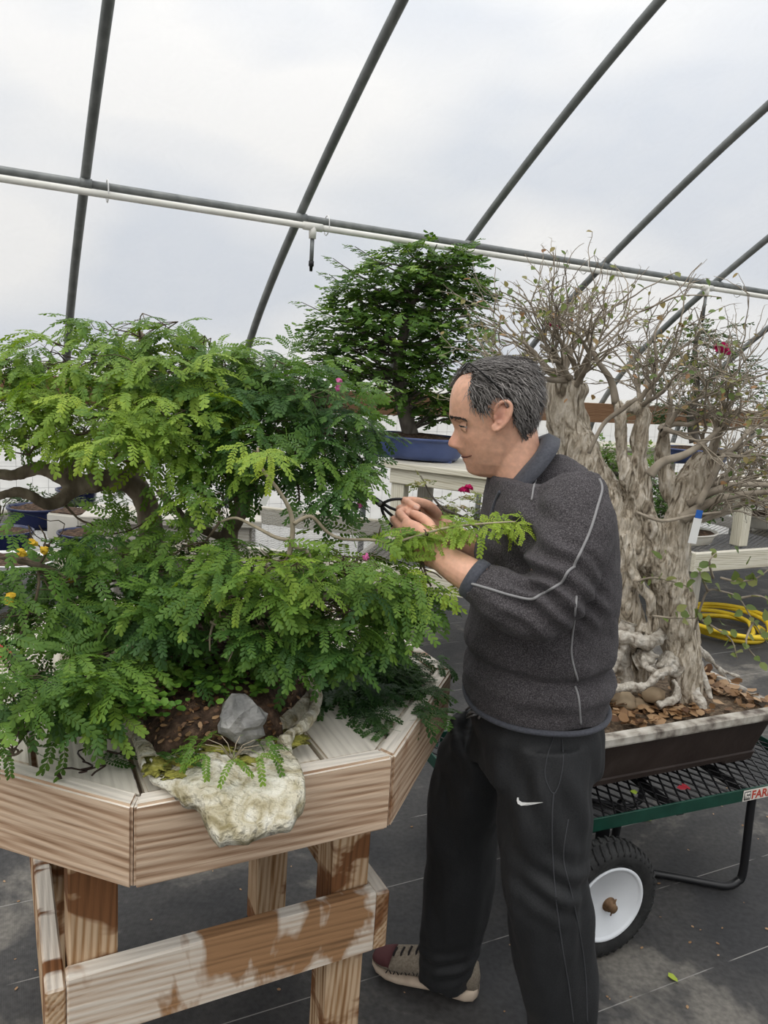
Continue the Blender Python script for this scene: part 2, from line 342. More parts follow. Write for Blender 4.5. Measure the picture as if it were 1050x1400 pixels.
# purlin under the hoops, pvc water line tied to it
pl = thing('purlin_pipe', 'long grey steel purlin pipe running under the hoops', 'pipe', an(2, -4.60, 2.53))
tv, tf = tube([an(-6, -4.58, 2.512), an(21, -4.58, 2.512)], .021, 12); MB().add(tv, tf).build('pipe', M_steel, pl)
for k in range(0, 9):
    a = A2+(k-2)*1.22
    tv, tf = tube([an(a-.03, -4.58, 2.512), an(a+.03, -4.58, 2.512)], .027, 12); MB().add(tv, tf).build('bracket', M_steel, pl)
wp = thing('water_pipe', 'cream plastic water pipe with sprinkler drops tied along the purlin', 'pipe', an(2, -4.55, 2.47))
tv, tf = tube([an(-6, -4.53, 2.462), an(21, -4.53, 2.462)], .0185, 12); MB().add(tv, tf).build('pipe', M_pvc, wp)
for a in (-.6, .63, 1.90, 3.95, 5.62, 7.0):
    c1 = np.array([-4.555, 2.487])
    loop = [an(a, c1[0]+.047*cos(t)*.9+.0*sin(t), c1[1]+.058*sin(t)) for t in np.linspace(0, 2*pi, 17)[:-1]]
    tv, tf = tube(loop, .0035, 5, closed=True); MB().add(tv, tf).build('cable_tie', M_white, wp)
for a, ln in ((1.80, .18), (5.22, .2), (8.8, .2)):
    d = MB(); tv, tf = tube([an(a-.06, -4.53, 2.462), an(a+.06, -4.53, 2.462)], .024, 12); d.add(tv, tf)
    tv, tf = tube([an(a, -4.53, 2.462), an(a, -4.53, 2.394)], [.024, .021], 12); d.add(tv, tf)
    tee = d.build('tee_fitting', M_pvc, wp)
    tv, tf = tube([an(a, -4.53, 2.394), an(a, -4.53, 2.394-ln*.72)], .0125, 10); MB().add(tv, tf).build('drop_tube', M_steel, wp)
    z = 2.394-ln*.72
    tv, tf = tube([an(a, -4.53, z), an(a, -4.53, z-.03), an(a, -4.53, z-.032), an(a, -4.53, z-.06)], [.016, .016, .011, .009], 10); MB().add(tv, tf).build('nozzle', M_blackp, wp)
# brown hip board along the hoops, wire fence below
hb = thing('hip_board', 'long brown timber board along the far side of the greenhouse', 'board', an(5, -5.72, 1.36))
for i in range(5):
    beam('plank', an(-6+i*4.9, -5.735, 1.37), an(-6+(i+1)*4.9-.004, -5.735, 1.37), .038, .185, M_board, hb)
fm = MB(); M_mwire = mat('bright wire', (.42, .42, .41), rough=.5, metal=.2)
for a in np.arange(-3, 13, .1): tv, tf = tube([an(a, -5.70, .02), an(a, -5.70, 1.27)], .0013, 4, False); fm.add(tv, tf)
for z in np.arange(.1, 1.3, .15): tv, tf = tube([an(-3, -5.70, z), an(13, -5.70, z)], .0013, 4, False); fm.add(tv, tf)
tag(fm.build('wire_fence', M_mwire, None), 'thin wire mesh fence in front of the white side film', 'fence', kind='stuff')

# ------------------------------------------------------------------ octagonal display table
TC = np.array([-.413, 1.687]); TH = radians(27.5); TE = np.array([cos(TH), sin(TH)]); TM = np.array([sin(TH), -cos(TH)])
def tp(e, q, z): p = TC+TE*e+TM*q; return np.array([p[0], p[1], z])
ZT = .95
tb = thing('octagonal_table', 'octagonal weathered timber table carrying the raintree on a rock slab', 'table', (TC[0], TC[1], 0))
AP = .556; TK = .038; RH = .147
oct_ = lambda ap: [(ap/cos(pi/8)*cos(TH-pi/2+pi/8+k*pi/4)+TC[0], ap/cos(pi/8)*sin(TH-pi/2+pi/8+k*pi/4)+TC[1]) for k in range(8)]
inner = oct_(AP-TK-.002)
edges = [.57, .418, .263, .109, -.048, -.208, -.359, -.515, -.66]
ym = lambda ang, p: None
for i in range(len(edges)-1):
    e1, e0 = edges[i]-.005, edges[i+1]+.005
    pg = [tuple(tp(e0, .9, 0)[:2]), tuple(tp(e1, .9, 0)[:2]), tuple(tp(e1, -.9, 0)[:2]), tuple(tp(e0, -.9, 0)[:2])]
    for k in range(8): pg = clip_poly(pg, inner[k], inner[(k+1) % 8])
    if len(pg) < 3: continue
    # local frame: X along the plank
    mw = Matrix(((TM[0], -TM[1], 0, TC[0]), (TM[1], TM[0], 0, TC[1]), (0, 0, 1, 0), (0, 0, 0, 1))); mi = mw.inverted()
    lp = [mi @ Vector((x, y, 0)) for x, y in pg]
    zt = ZT-.004-random.random()*.003
    vv, ff = prism([(q.x, q.y) for q in lp], zt-.036, zt)
    obj('deck_plank', bevel(mesh_from('deck_plank', vv, ff), .0045, 2), M_deck, tb, mw)
oo = oct_(AP); ii = oct_(AP-TK)
for k in range(8):
    a, b = oo[k-1], oo[k]; c, d = ii[k], ii[k-1]
    x = Vector((b[0]-a[0], b[1]-a[1], 0)).normalized(); y = Vector((-x.y, x.x, 0))
    mw = Matrix(((x.x, y.x, 0, a[0]), (x.y, y.y, 0, a[1]), (0, 0, 1, 0), (0, 0, 0, 1))); mi = mw.inverted()
    lp = [mi @ Vector((*q, 0)) for q in (a, b, c, d)]
    lp[0].x += .001; lp[1].x -= .001; 
    vv, ff = prism([(q.x, q.y) for q in lp], ZT-RH, ZT)
    obj('rim_board', bevel(mesh_from('rim_board', vv, ff), .005, 2), M_rim, tb, mw)
LZ = ZT-.042
for e, q in ((.285, .255), (-.26, .255), (.285, -.25), (-.26, -.25)):
    beam('leg', tp(e, q, 0), tp(e, q, LZ), .09, .09, M_leg, tb, up=(TM[0], TM[1], 0))
zs = .415
beam('stretcher', tp(-.312, .32, zs), tp(.335, .32, zs), .038, .15, M_str, tb)
beam('stretcher', tp(-.312, -.315, zs), tp(.335, -.315, zs), .038, .15, M_str, tb)
beam('stretcher', tp(.352, .335, zs-.005), tp(.352, -.335, zs-.005), .036, .145, M_leg, tb)
beam('stretcher', tp(-.331, .335, zs-.02), tp(-.331, -.335, zs-.02), .036, .15, M_leg, tb)
for q in (.255, -.25):
    beam('cross_brace', tp(-.40, q-.07, ZT-.085), tp(.42, q-.07, ZT-.085), .038, .085, M_leg, tb)
beam('knee_brace', tp(.05, .22, ZT-.06), tp(.26, .22, .62), .038, .07, M_leg, tb)
# ------------------------------------------------------------------ vegetation toolkit
def leaf_mat(name, stops, transl=.35, rough=.5, attr='tone'):
    mt, t, b = newmat(name); Lk = t.links; out = t.nodes['Material Output']
    a = N(t, 'ShaderNodeAttribute'); a.attribute_name = attr
    r = ramp(t, stops); Lk.new(a.outputs['Fac'], r.inputs[0]); Lk.new(r.outputs[0], b.inputs['Base Color'])
    b.inputs['Roughness'].default_value = rough; b.inputs['Specular IOR Level'].default_value = .25
    tr = N(t, 'ShaderNodeBsdfTranslucent'); hs = N(t, 'ShaderNodeHueSaturation'); hs.inputs['Value'].default_value = 1.25; hs.inputs['Hue'].default_value = .485; hs.inputs['Saturation'].default_value = 1.1
    Lk.new(r.outputs[0], hs.inputs['Color']); Lk.new(hs.outputs[0], tr.inputs[0])
    m_ = N(t, 'ShaderNodeMixShader'); m_.inputs[0].default_value = transl; Lk.new(b.outputs[0], m_.inputs[1]); Lk.new(tr.outputs[0], m_.inputs[2]); Lk.new(m_.outputs[0], out.inputs[0])
    return mt
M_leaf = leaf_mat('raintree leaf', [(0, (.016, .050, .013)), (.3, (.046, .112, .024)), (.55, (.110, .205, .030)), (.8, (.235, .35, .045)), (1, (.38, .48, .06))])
M_leaf2 = leaf_mat('hornbeam leaf', [(0, (.03, .075, .016)), (.5, (.095, .185, .035)), (1, (.24, .37, .07))])
M_leaf3 = leaf_mat('bougainvillea leaf', [(0, (.10, .16, .045)), (.4, (.19, .24, .075)), (.75, (.30, .24, .10)), (1, (.42, .25, .13))])
M_bark = mat('raintree bark', [(.3, (.06, .045, .032)), (.5, (.16, .125, .09)), (.72, (.30, .25, .19))], 26, stretch=(1, 1, .4), rough=.9, bump=.8, bscale=45, bdist=.008)
M_twig = mat('pale twig bark', [(.3, (.20, .165, .11)), (.7, (.40, .34, .25))], 20, rough=.85)
M_dtwig = mat('dark twig bark', [(.3, (.05, .036, .022)), (.7, (.13, .10, .065))], 20, rough=.85)

def leaflet(o, d, n, l, wd, fold=.18):
    """small folded obovate leaflet: 6 vertices, 4 triangles"""
    o = np.array(o, float); d = np.array(d, float); n = np.array(n, float); s = np.cross(n, d)
    dn = n*(-fold*wd)
    return [o, o+d*l*.35+s*wd*.42+dn, o+d*l*.78+s*wd*.5+dn*.9, o+d*l, o+d*l*.78-s*wd*.5+dn*.9, o+d*l*.35-s*wd*.42+dn], [(0, 3, 2), (0, 2, 1), (0, 4, 3), (0, 5, 4)]
def rain_leaf(seed, npair=2, nl=6, plen=.066):
    r = random.Random(seed); V = []; Fc = []; T = []
    def add(v, f, t):
        b = len(V); V.extend(v); Fc.extend([tuple(i+b for i in q) for q in f]); T.extend([t]*len(v))
    rl = .016+.018*npair
    bend = lambda x, y: -.9*(x*x+y*y)*3.0
    pins = []
    for i in range(npair):
        x = .014+(rl-.014)*(i+1)/npair
        ang = radians(62-22*(i/max(npair-1, 1))+r.uniform(-8, 8)) if npair > 1 else radians(35)
        for s in (1, -1): pins.append((x, s*ang, plen*(.75+.25*(i+1)/npair)*r.uniform(.9, 1.1)))
    for x, ang, pl_ in pins:
        d0 = np.array([cos(ang), sin(ang), 0]); droop = r.uniform(.5, 1.4); curl = r.uniform(-.25, .25)
        ps = []
        for k in range(nl+1):
            s = k/nl; a = ang+curl*s; q = np.array([x, 0, 0])+np.array([cos(a), sin(a), 0])*pl_*s
            q[2] = -droop*pl_*.45*s*s-.01*x; ps.append(q)
        # pinna stalk as a thin strip
        for k in range(nl):
            d = ps[k+1]-ps[k]; sd = np.cross((0, 0, 1), d); sd = sd/(np.linalg.norm(sd)+1e-9)*.0006
            add([ps[k]-sd, ps[k]+sd, ps[k+1]+sd, ps[k+1]-sd], [(0, 1, 2), (0, 2, 3)], .1)
        for k in range(1, nl+1):
            s = k/nl; t = ps[k]-ps[k-1]; t /= np.linalg.norm(t); up = np.array([-t[2]*t[0], -t[2]*t[1], 1]); up -= t*up.dot(t); up /= np.linalg.norm(up); sd = np.cross(up, t)
            ll = (.0125+.0060*s)*(plen/.066); wd = ll*.47
            for sg in (1, -1):
                spread = radians(62-30*s*s+r.uniform(-6, 6)) if k < nl else radians(26)
                d = t*cos(spread)+sd*sg*sin(spread); d = d+up*r.uniform(-.3, .05); d /= np.linalg.norm(d)
                n_ = up+sd*sg*r.uniform(-.2, .3); n_ -= d*n_.dot(d); n_ /= np.linalg.norm(n_)
                v, f = leaflet(ps[k], d, n_, ll, wd); add(v, f, r.uniform(-.07, .07)+.06*s)
    sd = np.array([0, .0009, 0])
    add([np.zeros(3)-sd, np.zeros(3)+sd, np.array([rl, 0, 0])+sd, np.array([rl, 0, 0])-sd], [(0, 1, 2), (0, 2, 3)], .1)
    return np.array(V), np.array(Fc, np.int32), np.array(T)
def spray_leaf(seed, n=7, l=.05, ll=.026, wr=.55, tvar=.12):
    """twig end with alternate simple leaves"""
    r = random.Random(seed); V = []; Fc = []; T = []
    for k in range(n):
        s = (k+.6)/n; o = np.array([l*s, 0, -.15*l*s*s]); a = radians(r.uniform(35, 70))*(1 if k % 2 else -1)*(1-.55*s)
        d = np.array([cos(a), sin(a), r.uniform(-.5, .15)]); d /= np.linalg.norm(d); up = np.array([r.uniform(-.3, .3), r.uniform(-.3, .3), 1]); up -= d*up.dot(d); up /= np.linalg.norm(up)
        q = ll*r.uniform(.7, 1.15); v, f = leaflet(o, d, up, q, q*wr); b = len(V); V.extend(v); Fc.extend([tuple(i+b for i in x) for x in f]); T.extend([r.uniform(-tvar, tvar)]*6)
    return np.array(V), np.array(Fc, np.int32), np.array(T)
def frame(d, up):
    d = np.array(d, float); d /= np.linalg.norm(d)+1e-9; up = np.array(up, float); up -= d*up.dot(d)
    k = np.linalg.norm(up)
    if k < 1e-5: up = np.array([0, 0, 1.])-d*d[2]; k = np.linalg.norm(up)+1e-9
    up /= k; return np.stack([d, np.cross(up, d), up], 1)
def tri_mesh(name, V, Fc, tone=None, smooth=False):
    me = bpy.data.meshes.new(name); nv = len(V); nf = len(Fc)
    me.vertices.add(nv); me.vertices.foreach_set('co', np.asarray(V, np.float32).ravel())
    me.loops.add(nf*3); me.loops.foreach_set('vertex_index', np.asarray(Fc, np.int32).ravel())
    me.polygons.add(nf); me.polygons.foreach_set('loop_start', np.arange(0, nf*3, 3, dtype=np.int32)); me.polygons.foreach_set('loop_total', np.full(nf, 3, np.int32))
    me.update(calc_edges=True)
    if tone is not None:
        a = me.attributes.new('tone', 'FLOAT', 'POINT'); a.data.foreach_set('value', np.clip(np.asarray(tone, np.float32), 0, 1))
    if smooth: me.polygons.foreach_set('use_smooth', [True]*nf)
    return me
def leaves(items, templates, mt, parent, name, n_obj=300, tones=9, stuff_name='foliage'):
    """items: (pos, dir, up, scale, tone). The n_obj leaves that show largest become objects, the rest one stuff mesh"""
    P = np.array([i[0] for i in items]); D = proj(P)
    vis = (D[:, 0] > -10) & (D[:, 0] < 1060) & (D[:, 1] < 1400)
    sz = np.array([i[3] for i in items])/D[:, 2]*np.where(vis, 1, .01)
    order = np.argsort(-sz); single = set(order[:n_obj].tolist()) if n_obj else set()
    cache = {}; VV = []; FF = []; TT = []; base = 0
    for k, (p, d, up, s, tn) in enumerate(items):
        ti = k % len(templates); V, Fc, T = templates[ti]; R3 = frame(d, up)
        if k in single:
            q = min(int(max(tn, 0)*tones), tones-1); key = (ti, q)
            if key not in cache:
                me = tri_mesh(name, V, Fc, T+(q+.5)/tones); me.materials.append(mt); cache[key] = me
            R4 = np.eye(4); R4[:3, :3] = R3*s; R4[:3, 3] = p
            obj(name, cache[key], None, parent, Matrix(R4.tolist()))
        else:
            VV.append(V@(R3*s).T+np.asarray(p)); FF.append(Fc+base); TT.append(T+tn); base += len(V)
    if VV:
        me = tri_mesh(stuff_name, np.concatenate(VV), np.concatenate(FF), np.concatenate(TT)); me.materials.append(mt)
        o = obj(stuff_name, me, None, parent); o['kind'] = 'stuff'
def unit():
    v = rng.normal(size=3); return v/np.linalg.norm(v)
def wob(p, q, n=5, amp=.12, sag=0):
    p = np.array(p, float); q = np.array(q, float); L_ = np.linalg.norm(q-p); out = []
    o1, o2 = unit()*amp*L_, unit()*amp*L_
    for i in range(n+1):
        t = i/n; out.append(p+(q-p)*t+o1*sin(pi*t)+o2*sin(2*pi*t)*.6+np.array([0, 0, -sag*L_*sin(pi*t)]))
    return out
def gnarl(o, amp, sc_, seed=0, oc=4):
    me = o.data; n = len(me.vertices); co = np.empty(n*3, np.float32); me.vertices.foreach_get('co', co); no = np.empty(n*3, np.float32); me.vertices.foreach_get('normal', no) if False else None
    nr = [v.normal.copy() for v in me.vertices]
    for i, v in enumerate(me.vertices):
        p = v.co; d = fbm((p.x, p.y, p.z*.45), sc_, oc, seed)
        v.co = p+nr[i]*d*amp
    me.update()
def blob(c, r, seed, amp=.25, s=2.2, sub=3):
    bm = bmesh.new(); bmesh.ops.create_icosphere(bm, subdivisions=sub, radius=1)
    V = []
    for v in bm.verts:
        p = v.co.copy(); k = 1+amp*fbm(p, s, 3, seed); V.append((c[0]+p.x*r[0]*k, c[1]+p.y*r[1]*k, c[2]+p.z*r[2]*k))
    Fc = [tuple(v.index for v in f.verts) for f in bm.faces]; bm.free(); return V, Fc

# ------------------------------------------------------------------ limestone slab on the table
M_slab = mat('pale limestone', [(.30, (.24, .20, .10)), (.42, (.47, .42, .29)), (.55, (.62, .58, .46)), (.75, (.74, .72, .63))], 16, rough=.9, bump=1, bscale=70, bdist=.022, distort=2.2)
M_moss = mat('yellow green moss', [(.3, (.15, .15, .03)), (.6, (.32, .30, .06)), (.8, (.46, .44, .20))], 60, rough=.95, bump=1, bscale=120, bdist=.008)
M_stone = mat('grey stone', [(.3, (.12, .12, .115)), (.55, (.25, .245, .23)), (.75, (.46, .45, .42))], 16, rough=.85, bump=.9, bscale=40, bdist=.012)
opx = [(178, 1016), (188, 1048), (201, 1072), (224, 1088), (248, 1099), (268, 1102), (279, 1117), (288, 1136), (305, 1144), (340, 1140), (378, 1130), (404, 1116), (417, 1095), (415, 1077), (404, 1060), (398, 1036), (388, 1012), (412, 990), (429, 970), (432, 945), (412, 915)]
ow_ = [atZ(x, y, .952)[:2] for x, y in opx]+[np.array(q) for q in ((-.10, 1.80), (-.22, 1.96), (-.42, 2.03), (-.62, 1.94), (-.72, 1.75), (-.68, 1.56), (-.58, 1.40))]
oc_ = [np.array(q) for q in spline([*ow_, ow_[0]], 6)][:-1]
SC_ = np.array([-.33, 1.58]); smb = MB(); nO = len(oc_)
def slab_top(x, y):
    q = (np.array([x, y])-TC)@TM; dr = max(0, q-AP+.02)
    return .982+.016*fbm((x, y, 0), 9, 3, 3)-dr*.10
rings = [(0, 'c'), (.25, 't'), (.5, 't'), (.7, 't'), (.82, 't'), (.9, 't'), (.95, 't'), (.985, 'm'), (1.0, 'e'), (.985, 'b'), (.93, 'B'), (.7, 'B'), (.3, 'B')]
V = []; Fc = []
for s, kd in rings:
    for i, p in enumerate(oc_):
        jag = 1+.018*fbm((p[0], p[1], 0), 30, 3, 9)
        x, y = SC_+(p-SC_)*s*jag; q = (np.array([x, y])-TC)@TM; over = max(0, q-AP+.02); zt = slab_top(x, y); zb = .952-over*.10-(.012 if over > .03 else 0)
        z = {'c': zt, 't': zt, 'm': zt-.004, 'e': zt*.55+zb*.45, 'b': zb+.006, 'B': zb}[kd]
        V.append((x, y, z))
for r_ in range(len(rings)-1):
    for i in range(nO): j = (i+1) % nO; Fc.append((r_*nO+i, r_*nO+j, (r_+1)*nO+j, (r_+1)*nO+i))
Fc.append(tuple(range(nO-1, -1, -1))); Fc.append(tuple((len(rings)-1)*nO+i for i in range(nO)))
slab = thing('rock_slab', 'pale limestone slab planter overhanging the front rim of the octagonal table', 'rock', (SC_[0], SC_[1], .95))
smb.add(V, Fc).build('slab', M_slab, slab)
# raised lip on the right
lip = [atZ(x, y, .985) for x, y in ((386, 1014), (400, 1002), (417, 990), (428, 972), (431, 948), (414, 918))]
tv, tf = tube(spline(lip, 5), [.011]*26, 9); o = MB().add(tv, tf).build('slab_lip', M_slab, slab); gnarl(o, .006, 60)
for i, (x, y, rx, ry) in enumerate([(262, 1033, .034, .010), (240, 1046, .022, .009), (298, 1020, .03, .009), (398, 1000, .028, .018), (330, 1030, .03, .01), (215, 1035, .02, .02)]):
    p = atZ(x, y, .99); z = slab_top(p[0], p[1]); v, f = blob((p[0], p[1], z), (rx, ry*1.6, .0035), 40+i, .9, 3); MB().add(v, f).build('moss_patch', M_moss, slab)
# soil mound
V = []; Fc = []; rs = [0, .15, .3, .48, .64, .78, .88, .93]
for s in rs:
    for i, p in enumerate(oc_):
        x, y = SC_+(p-SC_)*s*(1+.05*fbm((p[0], p[1], 1), 14, 2, 5)); q = (np.array([x, y])-TC)@TM
        if q > AP-.085: x, y = np.array([x, y])-TM*(q-AP+.085)
        V.append((x, y, .992+.080*(1-(s/.93)**2)+.010*fbm((x, y, 0), 26, 3, 2)-(.03 if s >= .93 else 0)))
for r_ in range(len(rs)-1):
    for i in range(nO): j = (i+1) % nO; Fc.append((r_*nO+i, r_*nO+j, (r_+1)*nO+j, (r_+1)*nO+i))
soil_o = MB().add(V, Fc).build('soil', M_soil, slab)
# grey stones sitting in the soil
def stone(name, x, y, z, r, seed, label):
    p = atZ(x, y, z); v, f = blob(p, r, seed, .35, 1.6, 3)
    bmv = np.array(v); o = MB().add(v, f).build(name, M_stone, None, smooth=False); return tag(o, label, 'stone')
stone('stone', 330, 984, 1.035, (.040, .033, .040), 3, 'grey angular stone set at the front of the raintree soil')
stone('stone', 98, 862, 1.02, (.03, .03, .045), 8, 'small bluish grey stone on the left of the raintree soil')

# ------------------------------------------------------------------ the raintree bonsai
rt = thing('raintree_bonsai', 'large feathery green raintree bonsai growing on the rock slab', 'bonsai tree', (-.38, 1.62, 1.0))
BR = []   # all woody polylines, to which foliage is joined
def limb(pts, r, name='branch', mt=M_bark, n=8, gn=.0, sp=5):
    w_ = spline([atD(*p) for p in pts], sp); rr = np.interp(np.linspace(0, 1, len(w_)), np.linspace(0, 1, len(r)), r)
    BR.append((w_, rr)); tv, tf = tube(w_, [x*(1+.10*noise.noise(Vector(q)*40)) for x, q in zip(rr, w_)], n); return tv, tf
tr_ = MB()
trunk_limbs = [([(235, 905, 1.74), (212, 800, 1.77), (207, 735, 1.78), (200, 690, 1.78), (182, 662, 1.77), (150, 655, 1.74), (118, 662, 1.72), (95, 655, 1.70), (72, 645, 1.68), (48, 640, 1.66), (15, 650, 1.64), (-40, 640, 1.60)], [.042, .034, .029, .027, .026, .023, .022, .021, .019, .016, .013, .010]),
    ([(118, 662, 1.72), (98, 672, 1.70), (80, 686, 1.67), (60, 688, 1.64), (25, 672, 1.60), (-30, 690, 1.55)], [.019, .017, .016, .013, .011, .009]),
    ([(92, 652, 1.70), (103, 636, 1.68), (110, 618, 1.66), (90, 590, 1.62), (60, 570, 1.60)], [.018, .014, .011, .008, .006]),
    ([(180, 660, 1.77), (188, 630, 1.80), (200, 580, 1.83), (195, 530, 1.84), (205, 490, 1.83), (190, 450, 1.80)], [.024, .020, .016, .012, .009, .005]),
    ([(140, 655, 1.74), (120, 635, 1.82), (100, 625, 1.9)], [.014, .010, .007]),
    ([(300, 905, 1.70), (318, 800, 1.70), (313, 730, 1.68), (330, 695, 1.66), (318, 655, 1.70), (295, 618, 1.74), (275, 590, 1.78), (262, 560, 1.8)], [.032, .024, .019, .016, .013, .010, .008, .006]),
    ([(330, 695, 1.66), (352, 650, 1.66), (365, 600, 1.70), (375, 540, 1.74), (385, 510, 1.76)], [.013, .010, .008, .006, .004]),
    ([(352, 650, 1.66), (400, 620, 1.64), (440, 590, 1.63), (470, 575, 1.62)], [.009, .007, .005, .003]),
    ([(313, 740, 1.68), (260, 715, 1.70), (235, 690, 1.72), (215, 670, 1.74)], [.013, .010, .010, .008]),
    ([(235, 905, 1.74), (160, 850, 1.62), (100, 800, 1.52), (40, 770, 1.44), (-20, 760, 1.40)], [.024, .016, .012, .008, .005]),
    ([(250, 930, 1.70), (175, 930, 1.52), (110, 945, 1.40), (50, 985, 1.30), (10, 1040, 1.22)], [.018, .012, .009, .006, .004]),
    ([(300, 905, 1.70), (340, 850, 1.52), (370, 830, 1.46), (430, 820, 1.46), (500, 800, 1.48)], [.02, .016, .013, .009, .005]),
    ([(315, 880, 1.66), (400, 850, 1.58), (470, 850, 1.55), (550, 840, 1.54)], [.014, .010, .007, .004])]
for p_, r_ in trunk_limbs:
    tv, tf = limb(p_, r_, n=10); tr_.add(tv, tf)
o = tr_.build('trunk', M_bark, rt); remesh(o, .0055, 2); o.data.materials.clear(); o.data.materials.append(M_bark); gnarl(o, .0035, 38)
pale = [([(395, 760, 1.45), (400, 728, 1.45), (397, 700, 1.44), (382, 672, 1.43), (358, 640, 1.43), (352, 612, 1.42)], [.0055, .005, .0042, .0036, .003, .0022]),
        ([(399, 738, 1.45), (378, 735, 1.45), (345, 718, 1.46), (322, 708, 1.47), (300, 714, 1.48)], [.0042, .0036, .003, .0026, .002]),
        ([(402, 716, 1.44), (425, 706, 1.45), (448, 728, 1.46), (470, 737, 1.47), (505, 738, 1.48), (540, 742, 1.50), (575, 738, 1.52)], [.004, .0036, .0034, .003, .003, .0028, .0022]),
        ([(540, 742, 1.50), (570, 733, 1.50), (610, 722, 1.49), (660, 716, 1.47), (705, 713, 1.46)], [.003, .0026, .0024, .0018, .0012]),
        ([(395, 745, 1.45), (420, 755, 1.45), (428, 775, 1.45)], [.0045, .004, .003]),
        ([(330, 860, 1.42), (300, 843, 1.40), (288, 865, 1.38), (287, 890, 1.37)], [.004, .003, .0022, .0014]),
        ([(288, 850, 1.38), (305, 862, 1.36), (318, 885, 1.36), (312, 905, 1.36)], [.0026, .002, .0016, .001]),
        ([(145, 965, 1.34), (175, 955, 1.33), (197, 943, 1.32), (205, 955, 1.31), (235, 960, 1.30)], [.0035, .003, .0028, .002, .0012]),
        ([(135, 905, 1.40), (160, 890, 1.38), (170, 884, 1.37), (195, 880, 1.36)], [.003, .0026, .002, .0012]),
        ([(490, 865, 1.46), (520, 858, 1.46), (548, 850, 1.46)], [.004, .0034, .0026])]
for p_, r_ in pale:
    tv, tf = limb(p_, r_, n=7); MB().add(tv, tf).build('branch', M_twig, rt)
# foliage pads: pixel centre, distance, pixel radii, depth radius (m), tone, count
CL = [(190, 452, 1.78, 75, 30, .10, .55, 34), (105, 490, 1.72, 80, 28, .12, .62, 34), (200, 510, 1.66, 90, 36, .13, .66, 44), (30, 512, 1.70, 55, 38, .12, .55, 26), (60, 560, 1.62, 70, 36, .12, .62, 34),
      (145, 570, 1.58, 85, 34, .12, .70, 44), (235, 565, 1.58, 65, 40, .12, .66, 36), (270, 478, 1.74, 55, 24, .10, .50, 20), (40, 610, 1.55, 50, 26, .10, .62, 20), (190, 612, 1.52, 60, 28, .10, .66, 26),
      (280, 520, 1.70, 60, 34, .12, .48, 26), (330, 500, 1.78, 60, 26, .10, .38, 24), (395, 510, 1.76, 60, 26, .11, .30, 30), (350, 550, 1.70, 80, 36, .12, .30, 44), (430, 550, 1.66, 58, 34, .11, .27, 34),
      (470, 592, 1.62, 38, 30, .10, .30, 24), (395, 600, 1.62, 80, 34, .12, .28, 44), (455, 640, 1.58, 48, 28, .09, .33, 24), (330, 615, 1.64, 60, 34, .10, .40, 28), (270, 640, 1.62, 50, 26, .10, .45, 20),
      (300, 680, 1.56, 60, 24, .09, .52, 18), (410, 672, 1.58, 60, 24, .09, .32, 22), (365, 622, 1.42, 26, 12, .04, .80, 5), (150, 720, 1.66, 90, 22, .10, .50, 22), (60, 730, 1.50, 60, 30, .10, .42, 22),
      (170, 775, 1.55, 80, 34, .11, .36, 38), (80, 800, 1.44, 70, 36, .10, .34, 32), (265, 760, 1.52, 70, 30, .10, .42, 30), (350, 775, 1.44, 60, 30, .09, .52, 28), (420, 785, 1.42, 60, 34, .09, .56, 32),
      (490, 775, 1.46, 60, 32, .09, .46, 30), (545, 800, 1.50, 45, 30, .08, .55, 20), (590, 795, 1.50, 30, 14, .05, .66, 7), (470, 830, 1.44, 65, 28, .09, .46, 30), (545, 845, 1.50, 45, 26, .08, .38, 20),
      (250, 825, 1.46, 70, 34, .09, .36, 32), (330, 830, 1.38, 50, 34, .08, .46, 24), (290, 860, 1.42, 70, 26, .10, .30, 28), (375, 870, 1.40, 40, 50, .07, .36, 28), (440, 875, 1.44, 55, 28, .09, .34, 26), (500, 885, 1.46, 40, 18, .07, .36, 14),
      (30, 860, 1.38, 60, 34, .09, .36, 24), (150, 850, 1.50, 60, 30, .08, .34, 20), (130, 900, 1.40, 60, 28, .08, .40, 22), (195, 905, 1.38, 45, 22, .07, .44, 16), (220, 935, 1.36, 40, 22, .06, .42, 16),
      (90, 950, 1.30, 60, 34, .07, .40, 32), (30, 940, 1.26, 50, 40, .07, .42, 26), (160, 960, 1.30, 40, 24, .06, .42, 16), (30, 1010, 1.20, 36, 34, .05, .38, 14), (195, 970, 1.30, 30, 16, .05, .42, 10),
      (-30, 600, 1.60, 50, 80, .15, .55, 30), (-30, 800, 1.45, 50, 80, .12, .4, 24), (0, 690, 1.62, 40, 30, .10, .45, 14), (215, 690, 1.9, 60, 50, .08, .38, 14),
      (520, 728, 1.50, 30, 16, .05, .50, 7), (585, 728, 1.47, 26, 8, .03, .58, 5)]
